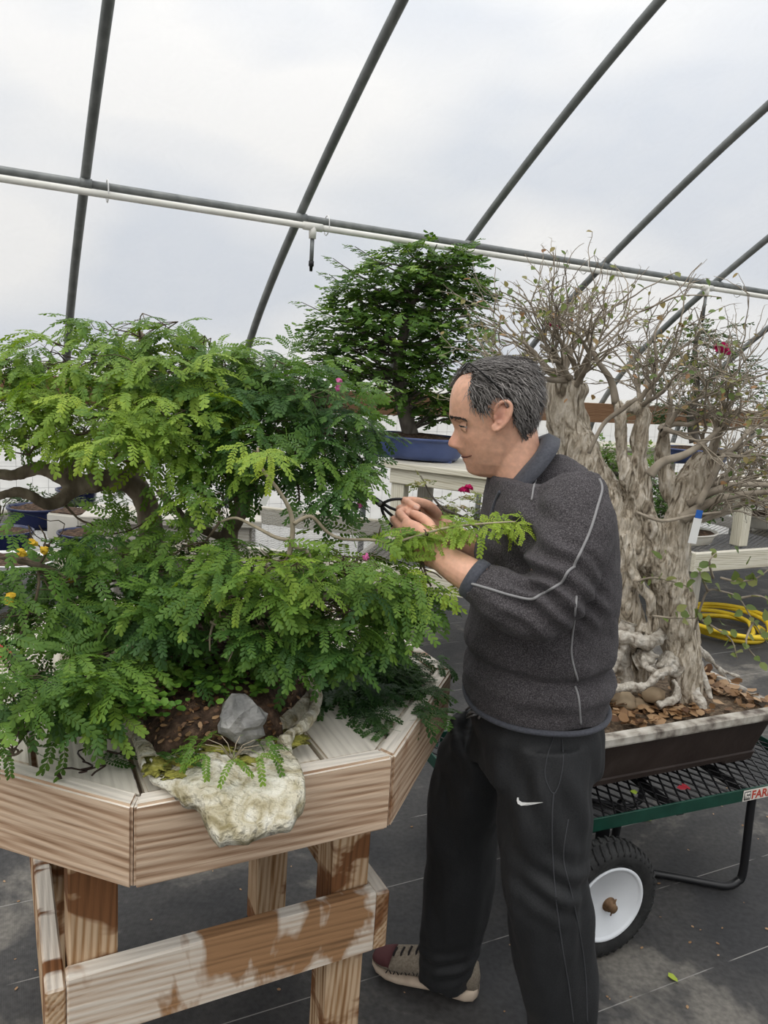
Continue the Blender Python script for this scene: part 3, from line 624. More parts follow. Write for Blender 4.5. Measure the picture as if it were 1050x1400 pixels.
# gaps in the crown through which the trunk, the soil and the benches show
GAPS = [((40, 638), (95, 650), 17), ((95, 655), (150, 652), 20), ((150, 655), (190, 665), 22), ((190, 665), (207, 735), 20), ((118, 665), (72, 690), 15), ((60, 690), (5, 678), 12), ((95, 648), (110, 618), 12), ((95, 715), (130, 725), 17), ((155, 700), (178, 700), 15), ((313, 712), (335, 690), 14),
        ((15, 890), (35, 905), 22), ((40, 870), (60, 860), 14), ((250, 985), (350, 975), 30), ((385, 965), (415, 940), 28), ((440, 960), (560, 1010), 45), ((295, 1010), (240, 1040), 40), ((405, 830), (440, 825), 12), ((480, 843), (512, 845), 9), ((395, 755), (398, 700), 15), ((398, 700), (355, 640), 11), ((398, 736), (325, 710), 13), ((425, 706), (540, 742), 11), ((285, 890), (300, 850), 12), ((200, 945), (235, 958), 10), ((65, 1030), (165, 1050), 30), ((10, 770), (30, 762), 16), ((5, 735), (15, 742), 14), ((655, 790), (590, 762), 24), ((582, 722), (545, 712), 12), ((522, 690), (492, 668), 14), ((560, 765), (600, 800), 14), ((590, 860), (640, 840), 24)]
def blocked(p):
    x, y, D = proj(p); y += 10
    if x < 250 and 640 < y < 745 and D < 1.85 and rng.random() < .72: return True
    if 185 < x < 445 and y > 932 and D < 1.75: return True
    if 75 < x <= 185 and y > 985: return True
    if 95 < x < 300 and 880 < y < 932 and rng.random() < .45: return True
    for (x0, y0), (x1, y1), r in GAPS:
        dx, dy = x1-x0, y1-y0; t = min(1, max(0, ((x-x0)*dx+(y-y0)*dy)/(dx*dx+dy*dy+1e-6)))
        if (x-x0-dx*t)**2+(y-y0-dy*t)**2 < (r+6)**2 and D < 1.85: return True
    return False
items = []; tw = MB()
allb = np.concatenate([np.array(w_) for w_, _ in BR])
for (x, y, D, rx, ry, rd, tn, n) in CL:
    c = atD(x, y, D); sx_, sy_ = rx*D/FPX, ry*D/FPX
    anchor = allb[np.argmin(((allb-c)**2).sum(1)+.35*np.maximum(allb[:, 2]-c[2], 0)**2)]
    hub = c-np.array([0, 0, sy_*.5]); pts = wob(anchor, hub, 6, .13); d0 = np.linalg.norm(anchor-hub)
    r0_ = .0022+.006*min(d0, .4); tv, tf = tube(pts, np.linspace(r0_, .002, 7), 6); tw.add(tv, tf)
    subs = []
    for k in range(max(3, n//5)):
        a = rng.uniform(0, 2*pi); q = c+RR*cos(a)*sx_*rng.uniform(.3, .8)+UU*(rng.uniform(-.3, .6))*sy_+fw*sin(a)*rd*rng.uniform(.3, .8)
        st = pts[rng.integers(3, 7)]; pp = wob(st, q, 4, .12); tv, tf = tube(pp, np.linspace(.0019, .0011, 5), 4, False); tw.add(tv, tf); subs.append((q, pp[2]))
    if y > 840: c = c+UU*.022; sy_ *= .8
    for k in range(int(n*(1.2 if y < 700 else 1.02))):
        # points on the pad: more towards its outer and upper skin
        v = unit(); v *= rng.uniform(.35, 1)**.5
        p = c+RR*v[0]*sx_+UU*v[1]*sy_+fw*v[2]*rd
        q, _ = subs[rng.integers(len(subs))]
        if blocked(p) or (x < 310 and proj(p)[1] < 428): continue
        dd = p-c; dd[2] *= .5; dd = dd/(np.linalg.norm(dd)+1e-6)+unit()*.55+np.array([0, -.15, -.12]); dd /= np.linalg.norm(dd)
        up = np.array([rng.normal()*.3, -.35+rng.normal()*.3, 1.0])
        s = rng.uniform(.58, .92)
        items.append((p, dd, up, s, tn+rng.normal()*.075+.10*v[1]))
        if k % 3 == 0:
            pp = wob(q, p, 3, .1); tv, tf = tube(pp, np.linspace(.0011, .0007, 4), 4, False); tw.add(tv, tf)
# leaves along the branch held by the hand, and the bright young leaves on the pale twig
for p_, r_ in pale[3:4]:
    w_ = spline([atD(*p) for p in p_], 5)
    for i, q in enumerate(w_):
        t = w_[min(i+1, len(w_)-1)]-w_[max(i-1, 0)]; t /= np.linalg.norm(t)
        for s in (1, -1):
            d = t*.75+np.array([0, .75*s, -.15])+unit()*.5; items.append((q, d, np.array([rng.normal()*.3, -.6, .8]), rng.uniform(.3, .55), .62+.012*i+rng.normal()*.04))
for x, y, D, tn in ((352, 612, 1.42, .86), (370, 618, 1.41, .92), (388, 640, 1.40, .9), (345, 605, 1.42, .8), (590, 780, 1.47, .88), (600, 800, 1.47, .84), (320, 800, 1.34, .72), (345, 815, 1.33, .74)):
    items.append((atD(x, y, D), np.array([.6*rng.choice([-1, 1]), -.3, -.2]), np.array([0, -.6, 1]), .55, tn))
o = tw.build('twigs', M_dtwig, rt); o['kind'] = 'stuff'
TL = [rain_leaf(11, 2, 8), rain_leaf(12, 2, 9), rain_leaf(13, 3, 7, .058), rain_leaf(14, 1, 9, .072), rain_leaf(15, 2, 8, .07)]
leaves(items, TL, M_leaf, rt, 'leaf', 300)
# yellow pompom blossoms
M_yel = mat('yellow blossom', [(.3, (.55, .30, .02)), (.7, (.78, .52, .05))], 60, rough=.8)
for i, (x, y, D) in enumerate([(45, 742, 1.42), (30, 755, 1.42), (15, 815, 1.36), (12, 822, 1.36), (95, 792, 1.48), (313, 485, 1.74), (405, 810, 1.38), (60, 752, 1.44)]):
    v, f = blob(atD(x, y, D), (.008, .008, .007), i, .8, 3, 2); MB().add(v, f).build('blossom', M_yel, rt, smooth=False)
M_bpink = mat('pink blossom', (.55, .12, .30), rough=.7)
for i, (x, y, D) in enumerate([(464, 522, 1.60), (462, 530, 1.60), (375, 618, 1.6), (252, 612, 1.6), (492, 690, 1.6), (500, 762, 1.46)]):
    v, f = blob(atD(x, y, D), (.006, .006, .007), 20+i, .8, 3, 2); MB().add(v, f).build('blossom', M_bpink, rt, smooth=False)
# plant tag tied on the trunk
p = atD(362, 684, 1.50); tg = MB(); v, f = box((-.006, -.0006, -.010), (.006, .0006, .010)); tg.add(v, f)
tag(tg.build('plant_tag', M_white, None, False, Matrix.Translation(Vector(p)) @ Matrix.Rotation(.4, 4, 'Y')), 'small white plant tag hanging inside the raintree foliage', 'tag')
# clover and small weeds at the foot
M_clov = leaf_mat('clover', [(0, (.03, .10, .015)), (1, (.16, .30, .04))], .25)
cl_i = []
rnd = lambda n=6: (np.array([[0, 0, 0]]+[[cos(a)*.5+.5, sin(a)*.5, .06*cos(2*a)] for a in np.linspace(0, 2*pi, n+1)[:-1]]), np.array([(0, i+1, (i+1) % n+1) for i in range(n)], np.int32), np.zeros(n+1))
for (x, y, rx, ry, n) in ((285, 925, 65, 25, 260), (360, 935, 30, 20, 70), (120, 865, 40, 30, 140), (200, 980, 40, 14, 60)):
    for _ in range(n):
        q = atZ(x+rng.normal()*rx*.6, y+rng.normal()*ry*.6, 1.055); q[2] += rng.uniform(0, .035); cl_i.append((q, np.array([rng.normal(), rng.normal(), .1]), np.array([rng.normal()*.3, -.3, 1]), rng.uniform(.009, .018), rng.uniform(.1, .9)))
gc = thing('ground_clover', 'low clover carpet on the raintree soil behind the grey stone', 'clover', (-.3, 1.5, 1.0)); gc['kind'] = 'stuff'
leaves(cl_i, [rnd()], M_clov, gc, 'leaf', 0, stuff_name='clover_leaves')
# sprigs: a seedling in front of the stone
sd_ = thing('seedling', 'small feathery seedling beside the grey stone on the slab', 'seedling', atZ(325, 1035, .99))
bp_ = atZ(318, 1040, .985)
for i in range(9):
    a = i*.7; d = np.array([cos(a), sin(a)*.6-.2, .35]); pp = [bp_, bp_+d*.02+np.array([0, 0, .02]), bp_+d*.045+np.array([0, 0, .02])]; tv, tf = tube(pp, .0007, 4); MB().add(tv, tf).build('stalk', M_twig, sd_)
    me = tri_mesh('leaf', TL[3][0]*.5, TL[3][1], TL[3][2]+.42+.02*i); me.materials.append(M_leaf); R4 = np.eye(4); R4[:3, :3] = frame(d*np.array([1, 1, -.2]), (0, -.3, 1)); R4[:3, 3] = pp[-1]; obj('leaf', me, None, sd_, Matrix(R4.tolist()))
# heap of cut sprigs lying on the deck
pile = thing('clippings_heap', 'heap of dark green clippings lying on the right of the table deck', 'clippings', atZ(520, 930, .95)); pile['kind'] = 'stuff'; it = []
for _ in range(170):
    x = 505+rng.normal()*42; y = 925+(x-505)*.05+rng.normal()*17; q = atZ(min(x, 585), y, .955); q[2] = .957+abs(rng.normal())*.022*max(0.2, 1-abs(x-510)/110); it.append((q, np.array([rng.normal(), rng.normal(), -.05]), np.array([rng.normal()*.5, rng.normal()*.5-.2, 1]), rng.uniform(.6, .95), .16+rng.normal()*.07))
leaves(it, TL[:4], M_leaf, pile, 'leaf', 0, stuff_name='clipped_leaves')
spr = [(560, 985, 20), (548, 1000, 160), (520, 968, 60), (585, 965, -30), (575, 945, 10), (455, 965, 200), (125, 1045, 40), (505, 975, 120), (223, 1048, 70), (588, 985, 80)]
wh = ['nearest the rim corner', 'lying across the rim joint', 'beside the twig on the second plank', 'hanging over the right rim', 'on the right plank end', 'beside the rock slab lip', 'among the brown wires', 'in front of the heap', 'on the slab shoulder', 'clinging to the outer rim face']
for i, (x, y, a) in enumerate(spr):
    z = .957 if i != 8 else .995
    q = atZ(x, y, z); me = tri_mesh('cut_sprig', TL[i % 4][0]*np.array([.7, .7, .25]), TL[i % 4][1], TL[i % 4][2]+.28); me.materials.append(M_leaf)
    R4 = np.eye(4); R4[:3, :3] = frame((cos(radians(a)), sin(radians(a)), 0), (0, 0, 1)); R4[:3, 3] = q
    tag(obj('cut_sprig', me, None, None, Matrix(R4.tolist())), 'small green cut sprig '+wh[i], 'sprig', 'cut sprigs on the table')
# brown training wire offcuts left of the slab
M_wire = mat('brown wire', (.035, .02, .014), rough=.45, metal=.4)
wl = ['curled near the table edge', 'looped beside the slab', 'bent over the plank gap', 'coiled against the rock', 'straight one pointing to the rim', 'short one on the left plank']
for i, (x, y, ln) in enumerate([(85, 1012, .05), (120, 1030, .06), (150, 1012, .07), (160, 1028, .05), (100, 1060, .06), (125, 1055, .04)]):
    q = atZ(x, y, .955); a0 = rng.uniform(0, 6); pp = []
    for k in range(16):
        t = k/15; pp.append(q+np.array([cos(a0)*ln*(t-.5)+.012*sin(t*11+i), sin(a0)*ln*(t-.5)+.012*cos(t*9+i*2), .003+.006*abs(sin(t*7))]))
    tv, tf = tube(pp, .0016, 6); tag(MB().add(tv, tf).build('wire_offcut', M_wire), 'brown bonsai wire offcut '+wl[i], 'wire', 'wire offcuts on the deck')
# ------------------------------------------------------------------ benches in the background
def dirs(ang): return np.array([cos(radians(ang)), sin(radians(ang)), 0]), np.array([-sin(radians(ang)), cos(radians(ang)), 0])
M_mesh = mat('expanded steel mesh', [(.3, (.16, .155, .145)), (.7, (.28, .27, .25))], 10, rough=.55, metal=.3)
def bench(label, o, ang, ln, dp, z, legs=3, bh=.13):
    d, n = dirs(ang); o = np.array([o[0], o[1], 0]); t = thing('mesh_bench', label, 'bench', o+d*ln/2+n*dp/2)
    P = lambda a, b, c: o+d*a+n*b+np.array([0, 0, c])
    beam('frame_board', P(0, .019, z-bh/2), P(ln, .019, z-bh/2), .038, bh, M_bench, t); beam('frame_board', P(0, dp-.019, z-bh/2), P(ln, dp-.019, z-bh/2), .038, bh, M_bench, t)
    beam('frame_board', P(.019, .04, z-bh/2), P(.019, dp-.04, z-bh/2), .038, bh, M_grey, t); beam('frame_board', P(ln-.019, .04, z-bh/2), P(ln-.019, dp-.04, z-bh/2), .038, bh, M_bench, t)
    for i in range(legs):
        a = .1+(ln-.2)*i/(legs-1)
        for b in (.09, dp-.09): beam('leg', P(a, b, 0), P(a, b, z-.02), .085, .085, M_grey, t, up=d)
        if 0 < i < legs-1: beam('joist', P(a+.07, .04, z-.07), P(a+.07, dp-.04, z-.07), .038, .1, M_grey, t)
    V = []; Fc = []; sp = .045; wv_ = .0035
    # expanded-metal diamonds as thin crossing strips
    def strip(p, q):
        s = np.cross(q-p, (0, 0, 1)); s = s/np.linalg.norm(s)*wv_; b = len(V); V.extend([p-s, p+s, q+s, q-s]); Fc.extend([(b, b+1, b+2), (b, b+2, b+3)])
    sl_ = .5
    for sg in (1, -1):
        for k in np.arange(-dp/sl_, ln+dp/sl_, sp*1.6):
            a0, b0, a1, b1 = k, 0.04, k+sg*(dp-.08)/sl_, dp-.04
            lo, hi = 0.0, 1.0; da = a1-a0
            for lim, s in ((.04, 1), (ln-.04, -1)):
                f0 = (a0-lim)*s; f1 = (a1-lim)*s
                if f0 < 0 and f1 < 0: lo = 2
                elif f0 < 0: lo = max(lo, f0/(f0-f1))
                elif f1 < 0: hi = min(hi, f0/(f0-f1))
            if lo < hi: strip(P(a0+da*lo, b0+(b1-b0)*lo, z-.012), P(a0+da*hi, b0+(b1-b0)*hi, z-.012))
    me = tri_mesh('wire_deck', np.array(V), np.array(Fc)); me.materials.append(M_mesh); o2 = obj('wire_deck', me, None, t); o2['kind'] = 'stuff'
    return t
def stand(label, o, ang, ln, dp, z0, z, posts=2, mt=M_bench):
    d, n = dirs(ang); o = np.array([o[0], o[1], 0]); t = thing('plant_stand', label, 'stand', o+d*ln/2+n*dp/2+np.array([0, 0, z0]))
    P = lambda a, b, c: o+d*a+n*b+np.array([0, 0, c])
    k = max(2, int(dp/.145)); wd = dp/k
    for i in range(k): beam('top_plank', P(-.04, wd*(i+.5), z-.019), P(ln+.04-.01*(i % 2), wd*(i+.5), z-.019), wd-.008, .038, mt, t)
    for b in (.05, dp-.05): beam('apron', P(.02, b, z-.085), P(ln-.02, b, z-.085), .036, .09, mt, t)
    for a in (.05, ln-.05): beam('apron', P(a-.025 if a < .1 else a+.025, .07, z-.085), P(a-.025 if a < .1 else a+.025, dp-.07, z-.085), .036, .09, mt, t)
    for i in range(posts):
        for b, m_ in ((.06+.03, mt), (dp-.09, M_grey)): a = .07+(ln-.14)*i/(posts-1); beam('post', P(a, b, z0), P(a, b, z-.04), .085, .085, m_, t, up=d)
    return t
bR = atZ(952, 757, .6)
bench('mesh-topped timber bench behind the bougainvillea with the yellow hose below', bR, 27, 3.2, 1.7, .6)
bM = atZ(604, 782, .6); dM, nM = dirs(-14)
bench('mesh-topped timber bench carrying the blue-pot stand behind the hands', bM-dM*1.75, -14, 2.3, 1.25, .6)
bL = atZ(138, 752, .6); dL, nL = dirs(22)
bench('mesh-topped timber bench seen under the raintree branches at the left', bL-dL*2.0, 22, 2.0, 1.15, .6)

def pot_oval(name, label, c, rx, ry, h, mt, ang=0, rim=None, soil=True, lip=.012, taper=.8, cat='pot'):
    t = thing(name, label, cat, c); r_ = radians(ang)
    mw = Matrix.Translation(Vector([float(q) for q in c])) @ Matrix.Rotation(r_, 4, 'Z')
    pr = [(taper*.9, .012), (taper, .012), (taper+.06, h*.25), (.93, h*.75), (.955, h*.88), (1.0, h*.9), (1.0, h), (.955, h), (.93, h*.8)]
    v, f = lathe([(a, b) for a, b in pr], 48, sx_=rx, sy_=ry); f = f[:-2]+[f[-2]]
    MB().add(v, f).build('bowl', mt, t, True, mw)
    for a in (-.45, .45, pi-.45, pi+.45):
        b0 = np.array([cos(a)*rx*taper*.8, sin(a)*ry*taper*.8]); v, f = box((b0[0]-.05*rx/.3, b0[1]-.02, 0), (b0[0]+.05*rx/.3, b0[1]+.02, .02)); MB().add(v, f).build('foot', mt, t, False, mw)
    if soil:
        v, f = lathe([(.93, h*.86), (.7, h*.97), (.35, h*1.05), (.01, h*1.1)], 30, sx_=rx, sy_=ry); o = MB().add(v, f[:-2]).build('soil', M_soil, t, True, mw); gnarl(o, .012, 30)
    return t
M_blue = mat('blue glaze', [(.35, (.035, .055, .14)), (.7, (.07, .10, .23))], 6, rough=.35, spec=.4, coat=.15)
M_navy = mat('navy glaze', (.008, .014, .06), rough=.2, coat=.4)
M_cream = mat('cream glazed pot', [(.3, (.50, .48, .42)), (.7, (.62, .60, .55))], 8, rough=.4)
M_terra = mat('dark clay', [(.3, (.035, .022, .018)), (.7, (.06, .04, .03))], 10, rough=.6)

# stand with the blue pot
s0 = atZ(527, 631, 1.10); stand('weathered white plant stand under the blue oval pot', s0, -24, 1.15, .62, .6, 1.10)
dS, nS = dirs(-24); pc = np.array([s0[0], s0[1], 1.10])+dS*.05+nS*.31
pot_oval('oval_pot', 'blue glazed oval bonsai pot on the white stand', pc, .355, .23, .15, M_blue, -14)
# ------------------------------------------------------------------ tree in the blue pot
ht = thing('hornbeam_bonsai', 'dense cone-shaped green bonsai in the blue oval pot', 'bonsai tree', pc+np.array([0, 0, .15]))
DB = proj(pc)[2]; hx = lambda x, y, dd=0: atD(x, y, DB-.1+dd)
M_gbark = mat('grey bark', [(.3, (.06, .05, .04)), (.7, (.17, .15, .125))], 22, stretch=(1, 1, .4), rough=.9, bump=.7, bscale=40)
tb_ = MB(); trunk_p = [pc+np.array([-.02, 0, .14])]+[hx(*q) for q in ((548, 540), (546, 500), (552, 455), (565, 410), (580, 370), (588, 340))]
tp_ = spline(trunk_p, 5); tv, tf = tube(tp_, np.linspace(.052, .008, len(tp_)), 10); tb_.add(tv, tf)
tag_items = []; tws = MB()
lay = [(592, 345, 50, 14, .2), (565, 362, 70, 18, .26), (610, 372, 48, 20, .25), (525, 385, 60, 16, .3), (580, 398, 78, 22, .34), (630, 400, 36, 20, .25), (500, 412, 56, 14, .32), (545, 425, 70, 20, .36), (620, 430, 44, 22, .32), (480, 442, 56, 14, .34), (540, 455, 80, 18, .4), (615, 462, 48, 20, .34), (465, 470, 46, 16, .32), (520, 485, 70, 20, .4), (600, 492, 52, 20, .36), (475, 500, 44, 16, .34), (525, 518, 60, 16, .36), (600, 525, 50, 18, .34), (570, 548, 40, 16, .26), (610, 560, 38, 16, .25)]
for (x, y, rx, ry, rd) in lay:
    c = hx(x, y, rng.normal()*.08); sx_, sy_ = rx*DB/FPX, ry*DB/FPX
    bpt = tp_[int(np.argmin([np.linalg.norm(q-(c-np.array([0, 0, .08]))) for q in tp_]))]
    for k in range(5):
        a = k*2*pi/5+rng.uniform(-.4, .4); q = c+RR*cos(a)*sx_*.7+fw*sin(a)*rd*.7; pp = wob(bpt, q, 5, .08); tv, tf = tube(pp, np.linspace(.011, .003, 6), 5, False); tb_.add(tv, tf)
    for k in range(int(30+rx*1.3)):
        v = unit(); v *= rng.uniform(.2, 1)**.45; p = c+RR*v[0]*sx_+UU*v[1]*sy_+fw*v[2]*rd
        d = p-c; d[2] = 0; d = d/(np.linalg.norm(d)+1e-6)+unit()*.5; d[2] = rng.uniform(-.35, .2)
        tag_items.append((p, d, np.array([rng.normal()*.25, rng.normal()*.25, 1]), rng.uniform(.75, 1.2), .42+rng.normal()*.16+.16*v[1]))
# slim shoots reaching left
for (x0, y0, x1, y1) in ((520, 400, 455, 353), (510, 415, 450, 375), (500, 450, 412, 413), (490, 480, 418, 458), (540, 370, 485, 337), (600, 360, 645, 330), (630, 385, 668, 378), (640, 420, 672, 402), (470, 510, 425, 470)):
    pp = wob(hx(x0, y0), hx(x1, y1), 8, .04); tv, tf = tube(pp, np.linspace(.005, .002, 9), 4, False); tb_.add(tv, tf)
    for i in range(2, 9):
        for s in (1, -1):
            d = (pp[-1]-pp[0]); d /= np.linalg.norm(d); d = d*.8+np.array([0, .5*s, -.25]); tag_items.append((pp[i], d, (0, -.2, 1), .62, .5+rng.normal()*.1))
tb_.build('trunk', M_gbark, ht)
leaves(tag_items, [spray_leaf(3, 9, .11, .036, .58), spray_leaf(4, 9, .10, .038, .58), spray_leaf(5, 10, .12, .034, .58)], M_leaf2, ht, 'leaf_spray', 300)

# more stands and pots
s1 = atZ(800, 612, 1.10); stand('long pale stand in the background right of the thick trunk', s1+dirs(29)[1]*.08, 29, 1.7, .5, .0, 1.10, 3)
s2 = atZ(985, 650, 1.05)
d2, n2 = dirs(27); pf = atZ(1013, 745, .6); s2 = pf-d2*.10-n2*.09
stand('white post stand on the right-hand mesh bench', s2, 27, 1.5, .6, .6, 1.02)
def shrub(name, label, pxs, D, mt, tmpl, n, tone, trunk=None, r=.02, nobj=0, cat='bonsai tree'):
    c0 = atD(*trunk[0], D) if trunk else atD(pxs[0][0], pxs[0][1]+pxs[0][3], D)
    t = thing(name, label, cat, c0); it = []; wd = MB()
    tpz = spline([atD(x, y, D) for x, y in trunk], 5); tv, tf = tube(tpz, np.linspace(r, r*.3, len(tpz)), 8); wd.add(tv, tf)
    for (x, y, rx, ry, w_) in pxs:
        c = atD(x, y, D); b_ = tpz[int(np.argmin([np.linalg.norm(q-c) for q in tpz]))]; pp = wob(b_, c, 4, .1); tv, tf = tube(pp, np.linspace(r*.4, r*.12, 5), 5); wd.add(tv, tf)
        for _ in range(int(n*w_)):
            v = unit()*rng.uniform(.3, 1)**.5; p = c+RR*v[0]*rx*D/FPX+UU*v[1]*ry*D/FPX+fw*v[2]*rx*D/FPX*.8
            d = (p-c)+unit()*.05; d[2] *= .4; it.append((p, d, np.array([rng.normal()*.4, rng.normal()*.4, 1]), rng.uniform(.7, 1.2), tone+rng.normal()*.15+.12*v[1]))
            if _ % 4 == 0: tv, tf = tube([c+(p-c)*.2, p], .0022, 3, False); wd.add(tv, tf)
    wd.build('trunk', M_gbark, t); leaves(it, tmpl, mt, t, 'leaf_spray', nobj, stuff_name='foliage'); return t
SP = [spray_leaf(31, 8, .10, .036, .5), spray_leaf(32, 7, .09, .04, .5)]; SPs = [spray_leaf(33, 8, .07, .026, .5), spray_leaf(34, 7, .06, .03, .55)]
M_leaf4 = leaf_mat('olive foliage', [(0, (.016, .038, .012)), (.5, (.055, .095, .03)), (1, (.16, .20, .07))])
# olive tree in a blue pot at the right, behind the bougainvillea
pz = atZ(948, 628, 1.05); pz[2] = 1.02
DO = proj(pz)[2]
pot_oval('oval_pot', 'blue oval pot far behind the bougainvillea at the right', pz, .36, .24, .13, M_blue, 20)
shrub('olive_bonsai', 'dark olive green bonsai behind the bougainvillea twigs at the right', [(950, 470, 45, 22, 1.2), (915, 505, 40, 20, 1), (985, 500, 45, 22, 1.2), (950, 520, 60, 24, 1.4), (905, 555, 34, 18, .8), (1000, 545, 45, 22, 1), (940, 565, 50, 18, 1), (980, 450, 30, 16, .5)], DO, M_leaf4, SP, 70, .4, [(950, 605), (945, 570), (952, 530), (950, 480), (955, 455)], .05)
# low green tree in a cream pot on the right bench
pz = atZ(925, 742, .6); pz[2] = .6
pot_oval('bonsai_pot', 'low cream pot on the right-hand mesh bench', pz, .30, .20, .09, M_cream, 20)
shrub('bench_bonsai', 'bushy dark green bonsai in the low cream pot', [(895, 680, 40, 22, 1), (940, 685, 40, 22, 1), (925, 705, 42, 14, .8), (885, 650, 30, 20, .8), (965, 690, 24, 14, .6)], proj(pz)[2], M_leaf2, SPs, 90, .25, [(925, 730), (922, 705), (915, 680)], .03)
shrub('background_shrub', 'green shrub seen between the shoulder and the bougainvillea fork', [(818, 640, 22, 24, 1), (835, 665, 20, 20, 1), (878, 635, 20, 30, 1), (890, 660, 20, 20, .8), (825, 615, 18, 16, .6)], 5.6, M_leaf2, SPs, 80, .55, [(840, 740), (842, 700), (845, 650)], .03)
tg = MB(); v, f = box((-.013, -.0006, -.05), (.013, .0006, .032)); tg.add(v, f); v, f = box((-.010, -.0012, .032), (.010, .0012, .058)); tg.add(v, f, 1)
M_tagb = mat('blue tag', (.02, .11, .42), rough=.5)
p = atD(951, 722, 2.42)
tag(tg.build('plant_label', [M_white, M_tagb], None, False, Matrix.Translation(Vector(p)) @ Matrix.Rotation(.1, 4, 'Y')), 'white paper plant label with a blue tie hanging from a bougainvillea branch', 'label')
pz = atZ(1052, 722, .6); pot_oval('bonsai_pot', 'large pale grey pot cut by the right edge on the mesh bench', pz, .34, .22, .12, M_cream, 20)
shrub('potted_shrub', 'brown twiggy shrub in the grey pot at the right edge', [(1040, 650, 30, 40, 1), (1020, 620, 26, 20, .6)], proj(pz)[2], M_leaf3, SPs, 50, .75, [(1050, 705), (1045, 670), (1040, 630)], .025)
# small potted bougainvillea behind the hands
pz = atZ(573, 708, .6); pz = np.array([*atD(573, 705, proj(s0)[2]-.30)]); zb_ = .6; pz = atZ(585, 722, .6)
pot_oval('bonsai_pot', 'dark brown pot under the white stand', pz, .19, .16, .14, M_terra, 0)
pz2 = atZ(655, 772, .6)
pot_oval('bonsai_pot', 'dark pot of the small flowering shrub left of the chest', pz2, .18, .16, .12, M_terra, 0)
t = shrub('flowering_shrub', 'small sparse shrub with one pink bloom left of the chest', [(640, 702, 34, 16, .9), (665, 692, 24, 16, .6), (610, 690, 26, 14, .25), (580, 660, 14, 8, .2)], proj(pz2)[2]-.02, M_leaf3, SPs, 46, .4, [(655, 748), (645, 715), (600, 690), (575, 650)], .012)
M_pink = mat('magenta bract', [(.3, (.45, .01, .10)), (.7, (.62, .03, .19))], 30, rough=.6)
def bloom(c, r, parent=None, label=None):
    q = MB()
    for k in range(9):
        a = k*2*pi/9*2.4; el = -.2+.14*k; d = np.array([cos(a)*cos(el), sin(a)*cos(el), sin(el)]); R3 = frame(d, unit()+np.array([0, 0, .8]))
        v, f = leaflet((0, 0, 0), (1, 0, 0), (0, 0, 1), 1, .95, -.25); q.add(np.array(v)@(R3*r).T+c, f)
    o = q.build('bloom', M_pink, parent, False)
    return o
bloom(atD(634, 672, proj(pz2)[2]-.15), .036, t)
bloom(atD(640, 668, proj(pz2)[2]-.15), .030, t)
# pots on the left bench
def zp(x, y): return atZ(x, y, .6)
M_crate = mat('mossy crate wood', [(.3, (.045, .04, .018)), (.7, (.10, .09, .045))], 20, stretch=(1, 6, 6), rough=.9)
p = zp(100, 735); pl_ = thing('square_planter', 'cream square planter on the left mesh bench', 'planter', p)
v, f = prism([(p[0]+cos(a)*.14, p[1]+sin(a)*.14) for a in np.linspace(.6, .6+2*pi, 5)[:-1]], .6, .75); obj('box', bevel(mesh_from('box', v, f), .008, 2), M_cream, pl_)
v, f = prism([(p[0]+cos(a)*.12, p[1]+sin(a)*.12) for a in np.linspace(.6, .6+2*pi, 5)[:-1]], .74, .757); MB().add(v, f).build('soil', M_soil, pl_, False)
pot_oval('bonsai_pot', 'navy blue pot with white rim at the front of the left bench', zp(118, 752), .15, .13, .10, M_navy)
pot_oval('bonsai_pot', 'navy blue pot in the middle of the left bench', zp(48, 722), .16, .13, .13, M_navy)
pot_oval('bonsai_pot', 'navy blue pot at the left edge of the view', zp(0, 752), .17, .14, .11, M_navy)
pot_oval('bonsai_pot', 'small navy pot at the back of the left bench', zp(105, 692), .14, .12, .12, M_navy)
pot_oval('bonsai_pot', 'low white pot at the front left corner of the bench', zp(14, 783), .20, .15, .07, M_white)
for nm, (x, y), tn in (('green shrub growing in the cream square planter', (102, 690), .6), ('dark green shrub above the navy pot on the left bench', (48, 685), .3), ('olive shrub at the far left edge of the bench', (8, 715), .4), ('pale shrub behind the raintree trunk', (150, 655), .75)):
    shrub('potted_shrub', nm, [(x, y, 26, 14, 1), (x+16, y+6, 18, 10, .6), (x-18, y+4, 18, 10, .6)], 4.9, M_leaf4, SPs, 46, tn, [(x, y+26), (x+2, y+10), (x, y)], .012)
# dark timber crate right of the mesh
p = atZ(182, 745, .42); cr = thing('timber_crate', 'mossy dark timber planter box behind the raintree trunk', 'crate', (p[0], p[1], 0))
dC, nC = dirs(5)
for i in range(3): beam('slat', np.array([p[0], p[1], .30+.1*i])-dC*.22, np.array([p[0], p[1], .30+.1*i])+dC*.42, .03, .092, M_crate, cr)
for i in range(3): beam('slat', np.array([p[0], p[1], .30+.1*i])-dC*.22+nC*.3, np.array([p[0], p[1], .30+.1*i])+dC*.42+nC*.3, .03, .092, M_crate, cr)
for a in (-.2, .40):
    for i in range(3): beam('slat', np.array([p[0], p[1], .30+.1*i])+dC*a+nC*.02, np.array([p[0], p[1], .30+.1*i])+dC*a+nC*.28, .03, .092, M_crate, cr)
    for b in (.04, .26): beam('leg', np.array([p[0], p[1], 0])+dC*(a*.9+.02)+nC*b, np.array([p[0], p[1], .5])+dC*(a*.9+.02)+nC*b, .05, .05, M_crate, cr)
v, f = box((-.2, .03, .42), (.39, .28, .47)); MB().add(v, f).build('soil', M_soil, cr, False, Matrix.Translation((p[0], p[1], 0)) @ Matrix.Rotation(radians(5), 4, 'Z'))
s3 = atZ(150, 700, .95); stand('pale slatted stand behind the raintree trunk', atZ(120, 706, .85), 10, .8, .34, 0, .85, 2, M_grey)
